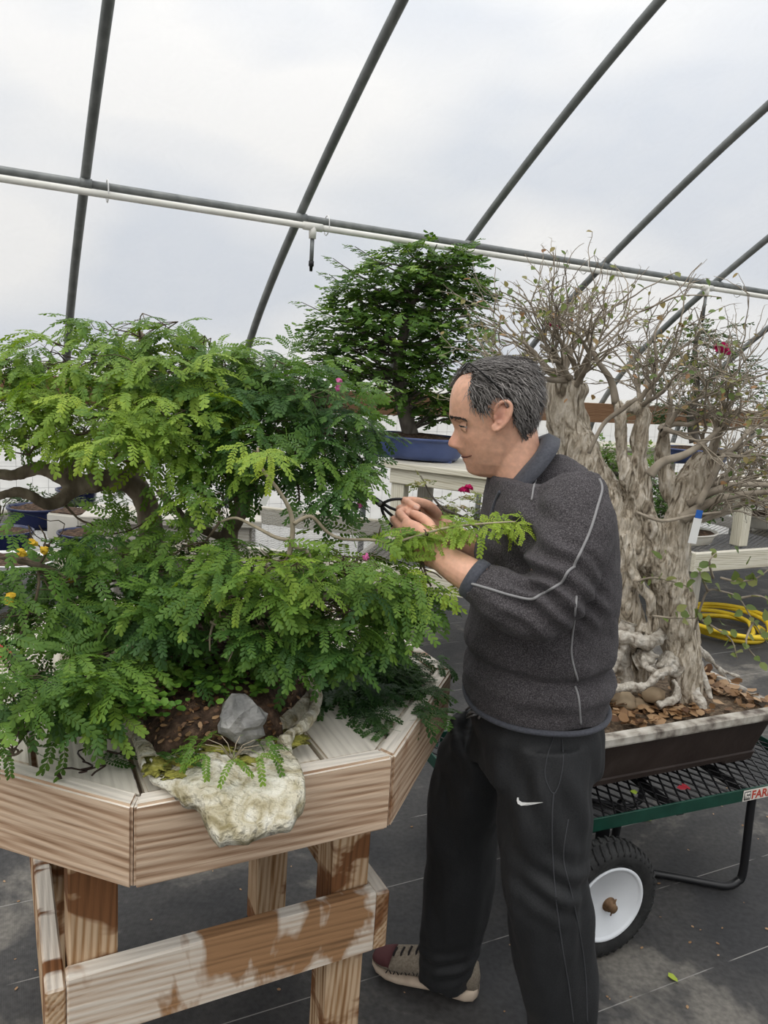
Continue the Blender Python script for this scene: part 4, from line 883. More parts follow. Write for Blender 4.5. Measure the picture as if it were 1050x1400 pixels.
# yellow hose coil
M_hose = mat('yellow hose', [(.3, (.52, .36, .015)), (.7, (.66, .48, .03))], 12, rough=.4)
hc = atZ(984, 862, .0); pts = []
for i in range(150):
    t = i/149; a = t*2*pi*4.3; rr = .29-.05*sin(t*5)+.02*cos(a*1.3); pts.append((hc[0]+rr*cos(a)+.03*sin(t*9), hc[1]+rr*1.0*sin(a), .02+.032*int(t*4.3)*.6+.01*sin(a*2)))
tv, tf = tube(pts, .0155, 8); tag(MB().add(tv, tf).build('garden_hose', M_hose), 'yellow garden hose coiled on the ground cloth below the bench', 'hose')
# ------------------------------------------------------------------ garden cart
M_green = mat('dark green paint', [(.3, (.004, .035, .022)), (.7, (.008, .055, .035))], 18, rough=.4, spec=.45)
M_black = mat('black paint', (.008, .008, .009), rough=.38, spec=.45)
M_tire = mat('tyre rubber', [(.3, (.014, .014, .014)), (.7, (.03, .03, .029))], 30, rough=.75, bump=.3, bscale=60)
M_rimw = mat('white wheel paint', [(.3, (.62, .64, .66)), (.7, (.74, .76, .78))], 5, rough=.35)
M_rust = mat('rusty steel', [(.3, (.09, .045, .02)), (.7, (.25, .16, .09))], 40, rough=.7, metal=.3)
cf = np.array([.402, 1.95, 0]); cdn = np.array([.922, .387, 0]); cn = np.array([-.387, .922, 0]); CLn, CW, CZ = 1.27, .62, .385
ct = thing('garden_cart', 'dark green steel garden cart with black legs under the bougainvillea pot', 'cart', cf+cdn*CLn/2+cn*CW/2)
CPt = lambda a, b, z: cf+cdn*a+cn*b+np.array([0, 0, z])
for b in (0, CW): beam('side_rail', CPt(0, b, CZ-.019), CPt(CLn, b, CZ-.019), .006, .042, M_green, ct, bv=.001); beam('rail_flange', CPt(0, b+(.018 if b == 0 else -.018), CZ-.036), CPt(CLn, b+(.018 if b == 0 else -.018), CZ-.036), .034, .005, M_green, ct, bv=.001)
for a in (0, CLn): beam('end_rail', CPt(a, 0, CZ-.019), CPt(a, CW, CZ-.019), .006, .042, M_green, ct, bv=.001)
for a in (.32, .64, .95): beam('cross_member', CPt(a, .01, CZ-.045), CPt(a, CW-.01, CZ-.045), .03, .018, M_black, ct, bv=.002)
V = []; Fc = []
def dstrip(p, q, w_=.0028, h=.004):
    s = np.cross(q-p, (0, 0, 1)); s = s/np.linalg.norm(s)*w_; u = np.array([0, 0, h]); b = len(V); V.extend([p-s, p+s, q+s, q-s, p-s-u, p+s-u, q+s-u, q-s-u])
    Fc.extend([(b, b+1, b+2), (b, b+2, b+3), (b, b+3, b+7), (b, b+7, b+4), (b+1, b+5, b+6), (b+1, b+6, b+2), (b+4, b+6, b+5), (b+4, b+7, b+6)])
for sg in (1, -1):
    for k in np.arange(-.5, CLn+.5, .042):
        a0, a1 = k, k+sg*CW*.55; lo, hi = 0., 1.
        for lim, s in ((.01, 1), (CLn-.01, -1)):
            f0 = (a0-lim)*s; f1 = (a1-lim)*s
            if f0 < 0 and f1 < 0: lo = 2
            elif f0 < 0: lo = max(lo, f0/(f0-f1))
            elif f1 < 0: hi = min(hi, f0/(f0-f1))
        if lo < hi: dstrip(CPt(a0+(a1-a0)*lo, .006+(CW-.012)*lo, CZ-.008), CPt(a0+(a1-a0)*hi, .006+(CW-.012)*hi, CZ-.008))
me = tri_mesh('mesh_deck', np.array(V), np.array(Fc)); me.materials.append(M_black); o = obj('mesh_deck', me, None, ct); o['kind'] = 'stuff'
# wheels
def wheel(c, side):
    ax = -cn*side; wh = None
    z = Vector(ax); x = Vector((0, 0, 1)); y = z.cross(x)
    mw = Matrix(((x.x, y.x, z.x, c[0]), (x.y, y.y, z.y, c[1]), (x.z, y.z, z.z, c[2]), (0, 0, 0, 1)))
    mw = mw @ Matrix.Diagonal((1.035, 1.035, 1, 1))
    tv, tf = lathe([(.108, -.030), (.118, -.040), (.140, -.046), (.158, -.040), (.166, -.024), (.168, 0), (.166, .024), (.158, .040), (.140, .046), (.118, .040), (.108, .030)], 64); tv = [np.array(q) for q in tv]
    ty = MB().add(tv, tf[:-2]).build('tyre', M_tire, ct, True, mw)
    tr = MB()
    for i in range(44):
        a = 2*pi*i/44
        for s in (-1, 1):
            p = []
            for u, r_ in ((.004, .1695), (.022, .1685), (.034, .163), (.044, .150)):
                aa = a+s*.02+u*2.2*s; p.append((cos(aa)*r_, sin(aa)*r_, s*u))
            tv, tf = tube(p, [.004, .0045, .0045, .003], 4); tr.add(tv, tf)
    o = tr.build('tread', M_tire, ty, True); o.parent = ty; o.matrix_parent_inverse = Matrix.Identity(4); o.matrix_basis = Matrix.Identity(4)
    tv, tf = lathe([(.112, .034), (.114, .040), (.110, .043), (.104, .040), (.100, .022), (.094, .010), (.060, .006), (.034, .012), (.030, .030), (.020, .031)], 56)
    MB().add(tv, tf).build('wheel_rim', M_rimw, ct, True, mw)
    tv, tf = lathe([(.0215, .028), (.0215, .036), (.017, .037), (.017, .046), (.013, .047), (.013, .058), (.0, .058)], 20); h_ = MB().add(tv, tf[:-1]).build('hub', M_rust, ct, True, mw)
    tv, tf = tube([(-.022, .004, .052), (.026, -.008, .052)], .0022, 6); q = MB().add(tv, tf).build('cotter_pin', M_rust, h_); q.parent = h_; q.matrix_parent_inverse = Matrix.Identity(4)
wc = np.array([.705, 2.01, .174])
wheel(wc, 1); wheel(wc+cn*(CW+.10), -1)
tv, tf = tube([wc, wc+cn*(CW+.10)], .010, 10); MB().add(tv, tf).build('axle', M_rust, ct)
for b in (.03, CW-.03):
    p = CPt(.36, b, CZ-.04); beam('axle_bracket', p, np.array([p[0], p[1], .16]), .05, .006, M_black, ct, up=cn, bv=.001)
def leg_tube(off):
    pts = [CPt(.955, .02, CZ-.03), CPt(.955, .02, CZ-.10), atZ(1016, 1190, .07), atZ(1008, 1205, .03), atZ(994, 1211, .017), atZ(972, 1208, .016), atZ(930, 1200, .016), atZ(885, 1192, .016), atZ(850, 1184, .03), atZ(838, 1170, .10), CPt(.50, .12, CZ-.05)]
    return [np.array(q)+off for q in pts]
for off in (np.zeros(3), cn*.50):
    tv, tf = tube(spline(leg_tube(off), 5), .0135, 10); MB().add(tv, tf).build('leg', M_black, ct)
# maker's plate on the rail
M_plate = mat('cream plate', (.62, .58, .52), rough=.5); M_redp = mat('red lettering', (.42, .05, .03), rough=.5)
pm = Matrix(((cdn[0], 0, -cn[0], 0), (cdn[1], 0, -cn[1], 0), (0, 1, 0, 0), (0, 0, 0, 1)))
def at_rail(px_): # distance along the rail for a pixel on it
    q = atP(px_, 1078, cf, cn); return (q-cf)@cdn
ra = at_rail(1016)
pm.translation = Vector(CPt(ra, -.0042, CZ-.039))
v, f = box((0, 0, 0), (.30, .038, .0012)); pt = MB().add(v, f).build('maker_plate', M_plate, ct, False, pm)
tc_ = bpy.data.curves.new('txt', 'FONT'); tc_.body = 'FARM'; tc_.size = .040; tc_.extrude = .0006; tc_.offset = .0009
to = bpy.data.objects.new('txt', tc_); link(to); dg = bpy.context.evaluated_depsgraph_get(); dg.update(); tm = bpy.data.meshes.new_from_object(to.evaluated_get(dg)); bpy.data.objects.remove(to)
tm.name = 'lettering'; tm.materials.clear(); o = obj('lettering', tm, M_redp, None); o.parent = pt; o.matrix_basis = Matrix.Translation((.036, .005, .0014))
v, f = box((.004, .004, .0012), (.031, .034, .0022)); o = MB().add(v, f).build('emblem_panel', mat('emblem dark', (.10, .10, .095), rough=.5)); o.parent = pt
em = MB()
for (x0, y0, x1, y1) in ((.007, .007, .012, .030), (.014, .007, .019, .018), (.014, .022, .028, .030), (.022, .007, .028, .018)): v, f = box((x0, y0, .0022), (x1, y1, .0028)); em.add(v, f)
o = em.build('emblem', M_plate); o.parent = pt

# ------------------------------------------------------------------ brown rectangular pot
M_pot = mat('brown unglazed clay', [(.3, (.026, .017, .014)), (.6, (.040, .028, .023)), (.8, (.058, .044, .037))], 7, rough=.55, bump=.15, bscale=30)
M_potrim = mat('lime-crusted clay rim', [(.38, (.10, .08, .065)), (.52, (.36, .33, .28)), (.72, (.60, .57, .51))], 14, stretch=(1, 1, 1), rough=.8)
pA = np.array([.913, .407, 0]); pB = np.array([-.407, .913, 0]); RF = np.array([1.429, 2.469, 0]); PL, PW, PH, PZ = .96, .50, .215, CZ-.003
pO = RF-pA*PL
pt_ = thing('rectangular_pot', 'large brown rectangular bonsai pot standing on the garden cart', 'pot', pO+pA*PL/2+pB*PW/2+np.array([0, 0, PZ]))
pmw = Matrix(((pA[0], pB[0], 0, pO[0]), (pA[1], pB[1], 0, pO[1]), (0, 0, 1, PZ), (0, 0, 0, 1)))
def rrect(x0, y0, x1, y1, r, n=5):
    out = []
    for cx, cy, a0 in ((x1-r, y0+r, -pi/2), (x1-r, y1-r, 0), (x0+r, y1-r, pi/2), (x0+r, y0+r, pi)):
        for i in range(n+1): a = a0+pi/2*i/n; out.append((cx+r*cos(a), cy+r*sin(a)))
    return out
def loft(levels, r=.02, cap0=True, cap1=False):
    V = []; Fc = []
    for ins, z in levels: V += [(x, y, z) for x, y in rrect(ins, ins, PL-ins, PW-ins, r)]
    n = len(V)//len(levels)
    for i in range(len(levels)-1):
        for j in range(n): k = (j+1) % n; Fc.append((i*n+j, i*n+k, (i+1)*n+k, (i+1)*n+j))
    if cap0: Fc.append(tuple(range(n-1, -1, -1)))
    if cap1: Fc.append(tuple((len(levels)-1)*n+j for j in range(n)))
    return V, Fc
v, f = loft([(.075, .022), (.062, .022), (.058, .040), (.063, .044), (.030, PH-.034), (.022, PH-.03)]); MB().add(v, f).build('body', M_pot, pt_, False, pmw)
v, f = loft([(.022, PH-.032), (.002, PH-.03), (0, PH-.024), (0, PH-.004), (.004, PH), (.036, PH), (.040, PH-.004), (.044, PH-.06)], .02, False); MB().add(v, f).build('rim', M_potrim, pt_, False, pmw)
V = []; Fc = []; nx, ny = 40, 22
for j in range(ny):
    for i in range(nx):
        x = .038+(PL-.076)*i/(nx-1); y = .038+(PW-.076)*j/(ny-1); V.append((x, y, PH-.022+.018*sin(pi*i/(nx-1))*sin(pi*j/(ny-1))+.009*fbm((x, y, 0), 22, 3, 4)))
for j in range(ny-1):
    for i in range(nx-1): a = j*nx+i; Fc.append((a, a+1, a+nx+1, a+nx))
M_soil2 = mat('gritty soil', [(.3, (.05, .034, .022)), (.5, (.12, .085, .055)), (.7, (.24, .18, .12))], 60, rough=.95, bump=1, bscale=110, bdist=.01)
MB().add(V, Fc).build('soil', M_soil2, pt_, True, pmw)
for x in (.13, PL-.13):
    for y in (.13, PW-.13): v, f = box((x-.07, y-.06, 0), (x+.07, y+.06, .03)); obj('foot', bevel(mesh_from('foot', v, f), .008), M_pot, pt_, pmw)
# fallen dry leaves on the soil, deck and ground
M_dry = leaf_mat('dry leaf', [(0, (.10, .05, .025)), (.5, (.26, .15, .07)), (1, (.42, .28, .16))], .1)
dl = [(np.array([[0, 0, 0], [.35, .3, .08], [.8, .26, .02], [1, 0, .12], [.75, -.3, .06], [.3, -.28, -.02]]), np.array([(0, 2, 1), (0, 3, 2), (0, 4, 3), (0, 5, 4)], np.int32), np.zeros(6))]
it = []
for _ in range(330):
    cl_ = rng.integers(3)
    if cl_ == 0: u, v_ = rng.uniform(.05, .75), rng.uniform(.05, .3)
    elif cl_ == 1: u, v_ = rng.uniform(.3, .68), rng.uniform(.05, .2)
    else: u, v_ = rng.uniform(.82, .93), rng.uniform(.05, .42)
    q = pmw @ Vector((u, v_, PH-.008+rng.uniform(0, .02))); it.append((np.array(q), unit()*np.array([1, 1, .2]), np.array([rng.normal()*.5, rng.normal()*.5, 1]), rng.uniform(.022, .05), rng.uniform(0, 1)))
t = thing('leaf_litter', 'brown dry leaves scattered over the soil of the brown pot', 'dry leaves', pO+pA*.5+pB*.2+np.array([0, 0, .6])); t['kind'] = 'stuff'
leaves(it, dl, M_dry, t, 'leaf', 0, stuff_name='dry_leaves')
from mathutils.bvhtree import BVHTree as _BVH
sb_ = _BVH.FromPolygons([v.co.copy() for v in soil_o.data.vertices], [tuple(p.vertices) for p in soil_o.data.polygons]); it = []
for _ in range(900):
    h = sb_.ray_cast(Vector(CP), Vector(ray(rng.uniform(90, 440), rng.uniform(850, 1015))).normalized())
    if h[0] is not None: it.append((np.array(h[0])+np.array([0, 0, .002]), unit()*np.array([1, 1, .3]), np.array(h[1])+unit()*.4, rng.uniform(.006, .016), rng.uniform(-.3, .9)))
t = thing('bark_litter', 'brown bark chips and leaf bits on the raintree soil', 'litter', (-.3, 1.4, 1.0)); t['kind'] = 'stuff'
leaves(it, dl, M_dry, t, 'chip', 0, stuff_name='bark_chips')
M_lred = leaf_mat('red fallen leaf', [(0, (.25, .02, .03)), (1, (.45, .05, .06))], .1); M_lgrn = leaf_mat('green fallen leaf', [(0, (.15, .28, .03)), (1, (.4, .45, .06))], .1)
fl = [(925, 1077, CZ, M_lred, 'red fallen leaf on the cart deck below the pot'), (944, 1080, CZ, M_lred, 'dark red fallen petal near the cart rail'), (868, 1080, CZ, M_lgrn, 'yellow fallen leaf on the cart deck by the trousers'), (880, 1120, .002, M_lgrn, 'yellow green fallen leaf on the ground behind the cart rail'), (927, 1343, .002, M_lgrn, 'pale green fallen leaf on the ground cloth at lower right'), (797, 1138, .338, M_lred, 'red petal lying on the cart tyre')]
for i, (x, y, z, m_, lb) in enumerate(fl):
    q = atZ(x, y, z+.004); me = tri_mesh('fallen_leaf', (dl[0][0]+np.array([0, 0, .03]))*.034, dl[0][1], np.full(6, .2+.12*i)); me.materials.append(m_)
    R4 = np.eye(4); R4[:3, :3] = frame((cos(i*2.1), sin(i*2.1), 0), (.1, -.1, 1)); R4[:3, 3] = q; tag(obj('fallen_leaf', me, None, None, Matrix(R4.tolist())), lb, 'leaf', 'fallen leaves')
it = []
for _ in range(130):
    q = atZ(rng.uniform(0, 1050), rng.uniform(930, 1400), .003); it.append((q, unit()*np.array([1, 1, 0]), np.array([rng.normal()*.2, rng.normal()*.2, 1]), rng.uniform(.006, .014), rng.uniform(.4, 1)))
t = thing('ground_debris', 'small scattered leaf bits on the black ground cloth', 'debris', (0, 2, 0)); t['kind'] = 'stuff'
leaves(it, dl, M_dry, t, 'leaf', 0, stuff_name='leaf_bits')

# ------------------------------------------------------------------ bougainvillea
M_bbark = mat('bougainvillea bark', [(.32, (.11, .085, .06)), (.43, (.34, .285, .21)), (.55, (.56, .49, .39)), (.75, (.76, .70, .61))], 34, stretch=(1, 1, .3), rough=.95, bump=1, bscale=60, bdist=.03, distort=2.0)
M_root = mat('pale root', [(.3, (.16, .13, .10)), (.45, (.40, .36, .30)), (.7, (.66, .62, .55))], 30, rough=.9, bump=.9, bscale=60, bdist=.015, distort=1)
M_btwig = mat('grey brown twig', [(.3, (.16, .13, .095)), (.7, (.38, .33, .26))], 16, rough=.85)
bt = thing('bougainvillea_bonsai', 'old thick-trunked bougainvillea bonsai with bare twigs in the brown pot', 'bonsai tree', pO+pA*.45+pB*.25+np.array([0, 0, .6]))
DZ = lambda x, y, dd=0: atD(x, y, 2.66-(955-y)*.00045+dd)
BW = []
def blimb(pts, r, n=12, mb=None, sp=5):
    w_ = spline([DZ(*q) for q in pts], sp); rr = np.interp(np.linspace(0, 1, len(w_)), np.linspace(0, 1, len(r)), r); BW.append((w_, rr))
    tv, tf = tube(w_, rr, n)
    if mb is not None: mb.add(tv, tf)
    return tv, tf
tk = MB()
blimb([(942, 968, -.02), (934, 905, -.02), (926, 855, 0), (919, 805, 0), (895, 765, 0), (866, 738, 0)], [.046, .056, .070, .066, .066, .056], mb=tk)
blimb([(880, 960, .05), (876, 905, .03), (864, 850, 0), (850, 805, 0), (842, 760, 0), (848, 725, .02)], [.030, .032, .048, .046, .046, .046], mb=tk)
blimb([(884, 765, 0), (848, 710, .02), (812, 660, .06), (786, 605, .10), (772, 560, .12), (776, 530, .12), (778, 520, .12)], [.060, .062, .068, .070, .066, .070, .058], mb=tk)
blimb([(896, 755, -.02), (892, 728, -.03), (882, 700, -.03), (868, 675, -.03), (856, 645, -.03), (849, 605, -.02), (847, 570, -.02), (842, 550, 0)], [.044, .040, .034, .029, .023, .019, .019, .015], mb=tk)
blimb([(884, 705, -.02), (880, 665, -.02), (874, 625, -.02), (877, 588, -.02), (880, 568, -.02), (873, 558, -.02), (858, 556, -.02)], [.030, .026, .023, .025, .025, .020, .012], mb=tk)
blimb([(916, 790, 0), (921, 745, 0), (926, 712, 0), (942, 670, 0), (960, 640, 0), (971, 624, 0)], [.060, .050, .048, .050, .050, .042], mb=tk)
blimb([(926, 700, .02), (910, 655, .05), (906, 620, .06), (908, 585, .07)], [.03, .028, .025, .020], mb=tk)
blimb([(852, 730, -.05), (868, 790, -.06), (888, 820, -.07), (893, 855, -.06), (880, 866, -.05)], [.014, .016, .017, .018, .014], mb=tk)
o = tk.build('trunk', M_bbark, bt); remesh(o, .008, 1); o.data.materials.clear(); o.data.materials.append(M_bbark); gnarl(o, .010, 24, 2, 5)
for rt_, rr_ in [([(822, 866, -.05), (860, 872, -.06), (885, 878, -.06), (905, 865, -.05)], [.024, .024, .026, .03]),
                 ([(823, 950, -.14), (850, 940, -.14), (880, 938, -.14), (900, 922, -.14), (918, 916, -.13)], [.016, .014, .013, .013, .012]),
                 ([(905, 925, -.10), (893, 918, -.10), (882, 908, -.09), (878, 895, -.08)], [.010, .011, .010, .010]),
                 ([(900, 965, -.14), (922, 955, -.13), (925, 940, -.12), (920, 930, -.1)], [.012, .012, .010, .008]),
                 ([(822, 925, -.05), (838, 905, -.05), (850, 880, -.04), (860, 850, -.03)], [.020, .022, .024, .03]),
                 ([(848, 970, .0), (858, 935, .0), (856, 900, .01), (862, 870, .02)], [.020, .022, .02, .02]),
                 ([(905, 900, -.06), (912, 905, -.06), (925, 915, -.05)], [.03, .034, .03]),
                 ([(890, 888, -.04), (880, 900, -.04), (870, 905, -.03)], [.03, .035, .03]),
                 ([(955, 905, 0), (965, 935, -.02), (972, 955, -.04)], [.016, .010, .006]), ([(950, 880, 0), (975, 905, .02), (998, 932, .03)], [.010, .007, .003]), ([(955, 890, 0), (985, 915, .05), (1010, 925, .08)], [.008, .005, .002]), ([(948, 940, -.05), (960, 965, -.08), (958, 975, -.09)], [.018, .014, .008]),
                 ([(825, 900, -.02), (845, 912, -.02), (848, 925, 0)], [.012, .014, .012])]:
    w_ = spline([DZ(*q) for q in rt_], 5); r_ = np.interp(np.linspace(0, 1, len(w_)), np.linspace(0, 1, len(rr_)), rr_)
    w_ = spline(w_, 3); r_ = np.interp(np.linspace(0, 1, len(w_)), np.linspace(0, 1, len(rr_)), rr_); tv, tf = tube(w_, r_*(1+.10*np.sin(np.arange(len(w_))*.7)), 14); o = MB().add(tv, tf).build('root', M_root, bt); gnarl(o, .007, 26, 3, 4)
# stones between the roots
for i, (x, y, r_) in enumerate([(893, 950, .04), (850, 958, .05), (828, 945, .05), (872, 965, .035)]):
    v, f = blob(DZ(x, y, -.08), (r_, r_, r_*.7), 60+i, .3, 2, 2); tag(MB().add(v, f).build('stone', mat('tan stone', [(.3, (.25, .18, .11)), (.7, (.42, .33, .22))], 12, rough=.85) if i == 0 else bpy.data.materials['tan stone']), ['tan stone between the bougainvillea roots', 'tan stone at the foot of the left bougainvillea root', 'tan stone beside the sweater hem at the pot edge', 'small tan stone in the leaf litter'][i], 'stone', 'stones in the brown pot')
# limbs and twigs
tws = MB(); lv = []; tips = []
def grow(p, d, L_, r, lvl, spread=.7, grav=.0, leafp=.13):
    n = 4 if lvl else 6; pts = [np.array(p)]; dd = np.array(d)/np.linalg.norm(d)
    for i in range(n):
        dd = dd+unit()*.30+np.array([0, 0, -grav]); dd /= np.linalg.norm(dd); pts.append(pts[-1]+dd*L_/n)
    tv, tf = tube(pts, np.linspace(r, r*.5, n+1), 5 if r > .003 else 4, False); tws.add(tv, tf)
    if lvl <= 0:
        for i in range(1, n+1):
            if rng.random() < leafp: lv.append((pts[i], unit()+np.array([0, 0, -.2]), unit()*.5+np.array([0, -.3, 1]), rng.uniform(.014, .028), min(1, max(0, rng.normal(.45, .3)))))
            if rng.random() < .5: q = pts[i]+unit()*.014; tv, tf = tube([pts[i], q], [r*.5, r*.15], 3, False); tws.add(tv, tf)
        return
    for k in range(rng.integers(2, 5)):
        i = rng.integers(1, n+1); nd = (pts[i]-pts[i-1]); nd = nd/np.linalg.norm(nd)+unit()*spread; grow(pts[i], nd, L_*rng.uniform(.55, .85), r*.6, lvl-1, spread, grav, leafp)
# left crown on the thick limb
top = DZ(778, 528, .10)
for (x, y) in ((668, 430), (690, 460), (640, 480), (700, 415), (730, 400), (745, 440), (760, 420), (790, 430), (820, 440), (835, 480), (700, 490), (655, 510), (810, 405), (725, 470), (785, 460)):
    q = DZ(x, y, rng.normal()*.18); st = top+unit()*.03; pp = wob(st, st+(q-st)*.55, 5, .1); tv, tf = tube(pp, np.linspace(.011, .006, 6), 6, False); tws.add(tv, tf)
    for k in range(3): grow(pp[rng.integers(3, 6)], (q-st)/np.linalg.norm(q-st)+unit()*.45, rng.uniform(.12, .22), .0042, 2, .75)
for a, b in (((790, 500), (866, 362)), ((800, 500), (900, 366)), ((770, 500), (735, 375)), ((820, 480), (905, 405)), ((700, 500), (660, 455))):
    grow(DZ(*a, .05), DZ(*b, .05)-DZ(*a, .05), np.linalg.norm(DZ(*b)-DZ(*a))*.85, .0045, 1, .4, leafp=.6)
# right crown
for (sx0, sy0), ends in (((880, 562), ((900, 470), (905, 405), (930, 450), (860, 480), (940, 500))), ((974, 622), ((1000, 560), (1040, 520), (1060, 560), (1020, 500), (990, 540), (960, 560), (1045, 600), (1070, 620))), ((906, 590), ((930, 540), (960, 530), (920, 500), (985, 570), (950, 590))), ((958, 665), ((1010, 660), (1050, 640), (1060, 690), (1030, 600), (1000, 620))), ((935, 720), ((985, 690), (1040, 665), (1065, 660)))):
    st = DZ(sx0, sy0, 0)
    for (x, y) in ends:
        q = DZ(x, y, rng.normal()*.16); pp = wob(st+unit()*.02, st+(q-st)*.6, 5, .1); tv, tf = tube(pp, np.linspace(.010, .0055, 6), 6, False); tws.add(tv, tf)
        for k in range(3): grow(pp[rng.integers(3, 6)], (q-st)/np.linalg.norm(q-st)+unit()*.5, rng.uniform(.12, .22), .004, 2, .8)
for pts, r_ in (([(888, 650, -.1), (905, 632, -.1), (935, 622, -.1), (962, 605, -.1), (985, 585, -.1)], [.017, .014, .012, .009, .006]), ([(932, 710, -.06), (965, 690, -.08), (1000, 678, -.1), (1055, 672, -.1)], [.020, .015, .011, .008]), ([(940, 690, -.04), (975, 672, -.05), (1010, 662, -.05), (1055, 664, -.05)], [.016, .013, .010, .008]), ([(805, 620, -.1), (825, 580, -.1), (850, 560, -.1), (870, 545, -.1)], [.006, .007, .008, .006]), ([(842, 552, 0), (835, 520, 0), (815, 490, 0), (800, 450, 0)], [.014, .011, .008, .006]), ([(955, 690, -.1), (975, 650, -.1), (990, 620, -.1)], [.012, .010, .006]), ([(870, 700, -.1), (905, 712, -.12), (945, 705, -.12), (985, 700, -.12)], [.004, .006, .005, .003])):
    tv, tf = blimb(pts, r_, 8); MB().add(tv, tf).build('branch', M_btwig, bt)
o = tws.build('twigs', M_btwig, bt); o['kind'] = 'stuff'
# leafy shoots low on the right
tw2 = MB(); lv2 = []
for pts in ([(950, 860, -.1), (958, 830, -.14), (968, 808, -.16), (985, 808, -.16), (1010, 818, -.16), (1030, 850, -.16), (1050, 880, -.16)], [(968, 808, -.16), (960, 790, -.18), (955, 775, -.18)], [(955, 845, -.12), (980, 860, -.2), (1000, 875, -.22), (1008, 900, -.22)], [(1010, 818, -.16), (1040, 815, -.2), (1060, 830, -.2)], [(985, 790, -.16), (1010, 795, -.2), (1035, 790, -.2), (1055, 775, -.2)], [(892, 842, -.12), (920, 845, -.16), (950, 845, -.14)], [(870, 795, -.1), (895, 790, -.14), (930, 798, -.16), (945, 805, -.16)], [(975, 790, -.16), (970, 768, -.2), (980, 755, -.2)], [(1030, 850, -.16), (1020, 880, -.2), (1040, 905, -.2)]):
    w_ = spline([DZ(*q) for q in pts], 5); tv, tf = tube(w_, np.linspace(.0045, .0015, len(w_)), 6); tw2.add(tv, tf)
    for i in range(3, len(w_)):
        if rng.random() < .55: lv2.append((w_[i], unit()*.8+np.array([0, -.4, .1]), np.array([rng.normal()*.4, -.7, .8]), rng.uniform(.022, .042), rng.uniform(.1, .55)))
for x, y in ((905, 765), (925, 835), (893, 790), (912, 758), (1010, 755), (1035, 800), (1020, 770), (1045, 850), (1000, 860), (965, 855), (940, 850), (985, 850), (1015, 835), (1040, 870), (945, 790)): lv2.append((DZ(x, y, -.18), unit()*.8+np.array([0, -.3, .1]), np.array([rng.normal()*.4, -.8, .7]), rng.uniform(.03, .048), rng.uniform(.05, .5)))
o = tw2.build('leafy_shoots', M_btwig, bt); o['kind'] = 'stuff'
BL = [(np.array([[0, 0, 0], [.2, .30, .05], [.5, .36, .07], [.8, .2, .04], [1, 0, -.06], [.8, -.2, .04], [.5, -.36, .07], [.2, -.30, .05], [.5, 0, -.02]]), np.array([(8, 1, 0), (8, 2, 1), (8, 3, 2), (8, 4, 3), (8, 5, 4), (8, 6, 5), (8, 7, 6), (8, 0, 7)], np.int32), np.zeros(9))]
leaves(lv+lv2, BL, M_leaf3, bt, 'leaf', 300, stuff_name='small_leaves')
bloom(DZ(985, 478, -.05), .028, bt); bloom(DZ(988, 482, -.06), .026, bt); bloom(DZ(750, 444, .1), .018, bt); bloom(DZ(762, 448, .1), .013, bt)
# ------------------------------------------------------------------ the man pruning
from mathutils.bvhtree import BVHTree
YM = 1.63
def xz(px_, py_, Y=YM): q = atY(px_, py_, Y); return q[0], q[2]
def pp3(px_, py_, Y): return atY(px_, py_, Y)
def ring_loft(rings, n=40, ex=2.0, cap=True):
    """rings: (centre, half-axis a, half-axis b) -> closed skin"""
    V = []; Fc = []
    for c, a, b in rings:
        c, a, b = map(lambda q: np.array(q, float), (c, a, b))
        for j in range(n):
            t = 2*pi*j/n; ct_, st = cos(t), sin(t); V.append(c+a*(abs(ct_)**(2/ex))*(1 if ct_ >= 0 else -1)+b*(abs(st)**(2/ex))*(1 if st >= 0 else -1))
    for i in range(len(rings)-1):
        for j in range(n): k = (j+1) % n; Fc.append((i*n+j, i*n+k, (i+1)*n+k, (i+1)*n+j))
    if cap: Fc.append(tuple(range(n-1, -1, -1))); Fc.append(tuple((len(rings)-1)*n+j for j in range(n)))
    return V, Fc
def interp_sil(pts):
    q = sorted([xz(*p) for p in pts], key=lambda t: t[1]); zz = np.array([t[1] for t in q]); xx = np.array([t[0] for t in q]); return lambda z: float(np.interp(z, zz, xx)), zz[0], zz[-1]
man = thing('person', 'man in grey fleece and black track pants pruning the raintree', 'person', (.42, 1.66, 0))

# --- head surface: front and back silhouettes with a lateral fall-off for nose, lips and chin
hf_pts = [(690, 493), (660, 498), (640, 506), (627, 517), (619, 530), (615.5, 545), (614.5, 558), (614.5, 568), (616.5, 576), (620, 583), (621, 588), (618, 594), (613.5, 602), (612.5, 606), (614, 610), (620, 612.5), (624.5, 614), (626, 617.5), (629, 620.5), (631, 623), (632, 625.5), (632.5, 629), (635.5, 633), (637, 638), (639, 644), (645, 648.5), (655, 651)]
hs_pts = [(690, 493), (660, 498), (640, 506), (627, 517), (619.5, 530), (617, 545), (617, 558), (619, 568), (622, 576), (625, 585), (627, 595), (629, 605), (631, 615), (634, 625), (637, 633), (639, 640), (643, 646), (650, 649), (658, 651)]
hb_pts = [(690, 493), (712, 496), (726, 507), (733, 521), (736, 540), (735, 556), (731, 572), (726, 588), (722, 605), (718, 620), (712, 635), (702, 645), (690, 650)]
def dense(pts, Y=YM):
    w_ = spline([np.array([*xz(*p, Y)]) for p in pts], 6); return np.array(w_)
HFd, HSd, HBd = dense(hf_pts), dense(hs_pts), dense(hb_pts)
def prof(arr):
    o_ = np.argsort(arr[:, 1]); return lambda z: float(np.interp(z, arr[o_, 1], arr[o_, 0]))
pf, ps_, pb = prof(HFd), prof(HSd), prof(HBd)
ztop = xz(690, 493)[1]; zbot = xz(655, 651)[1]; zb2 = xz(690, 650)[1]
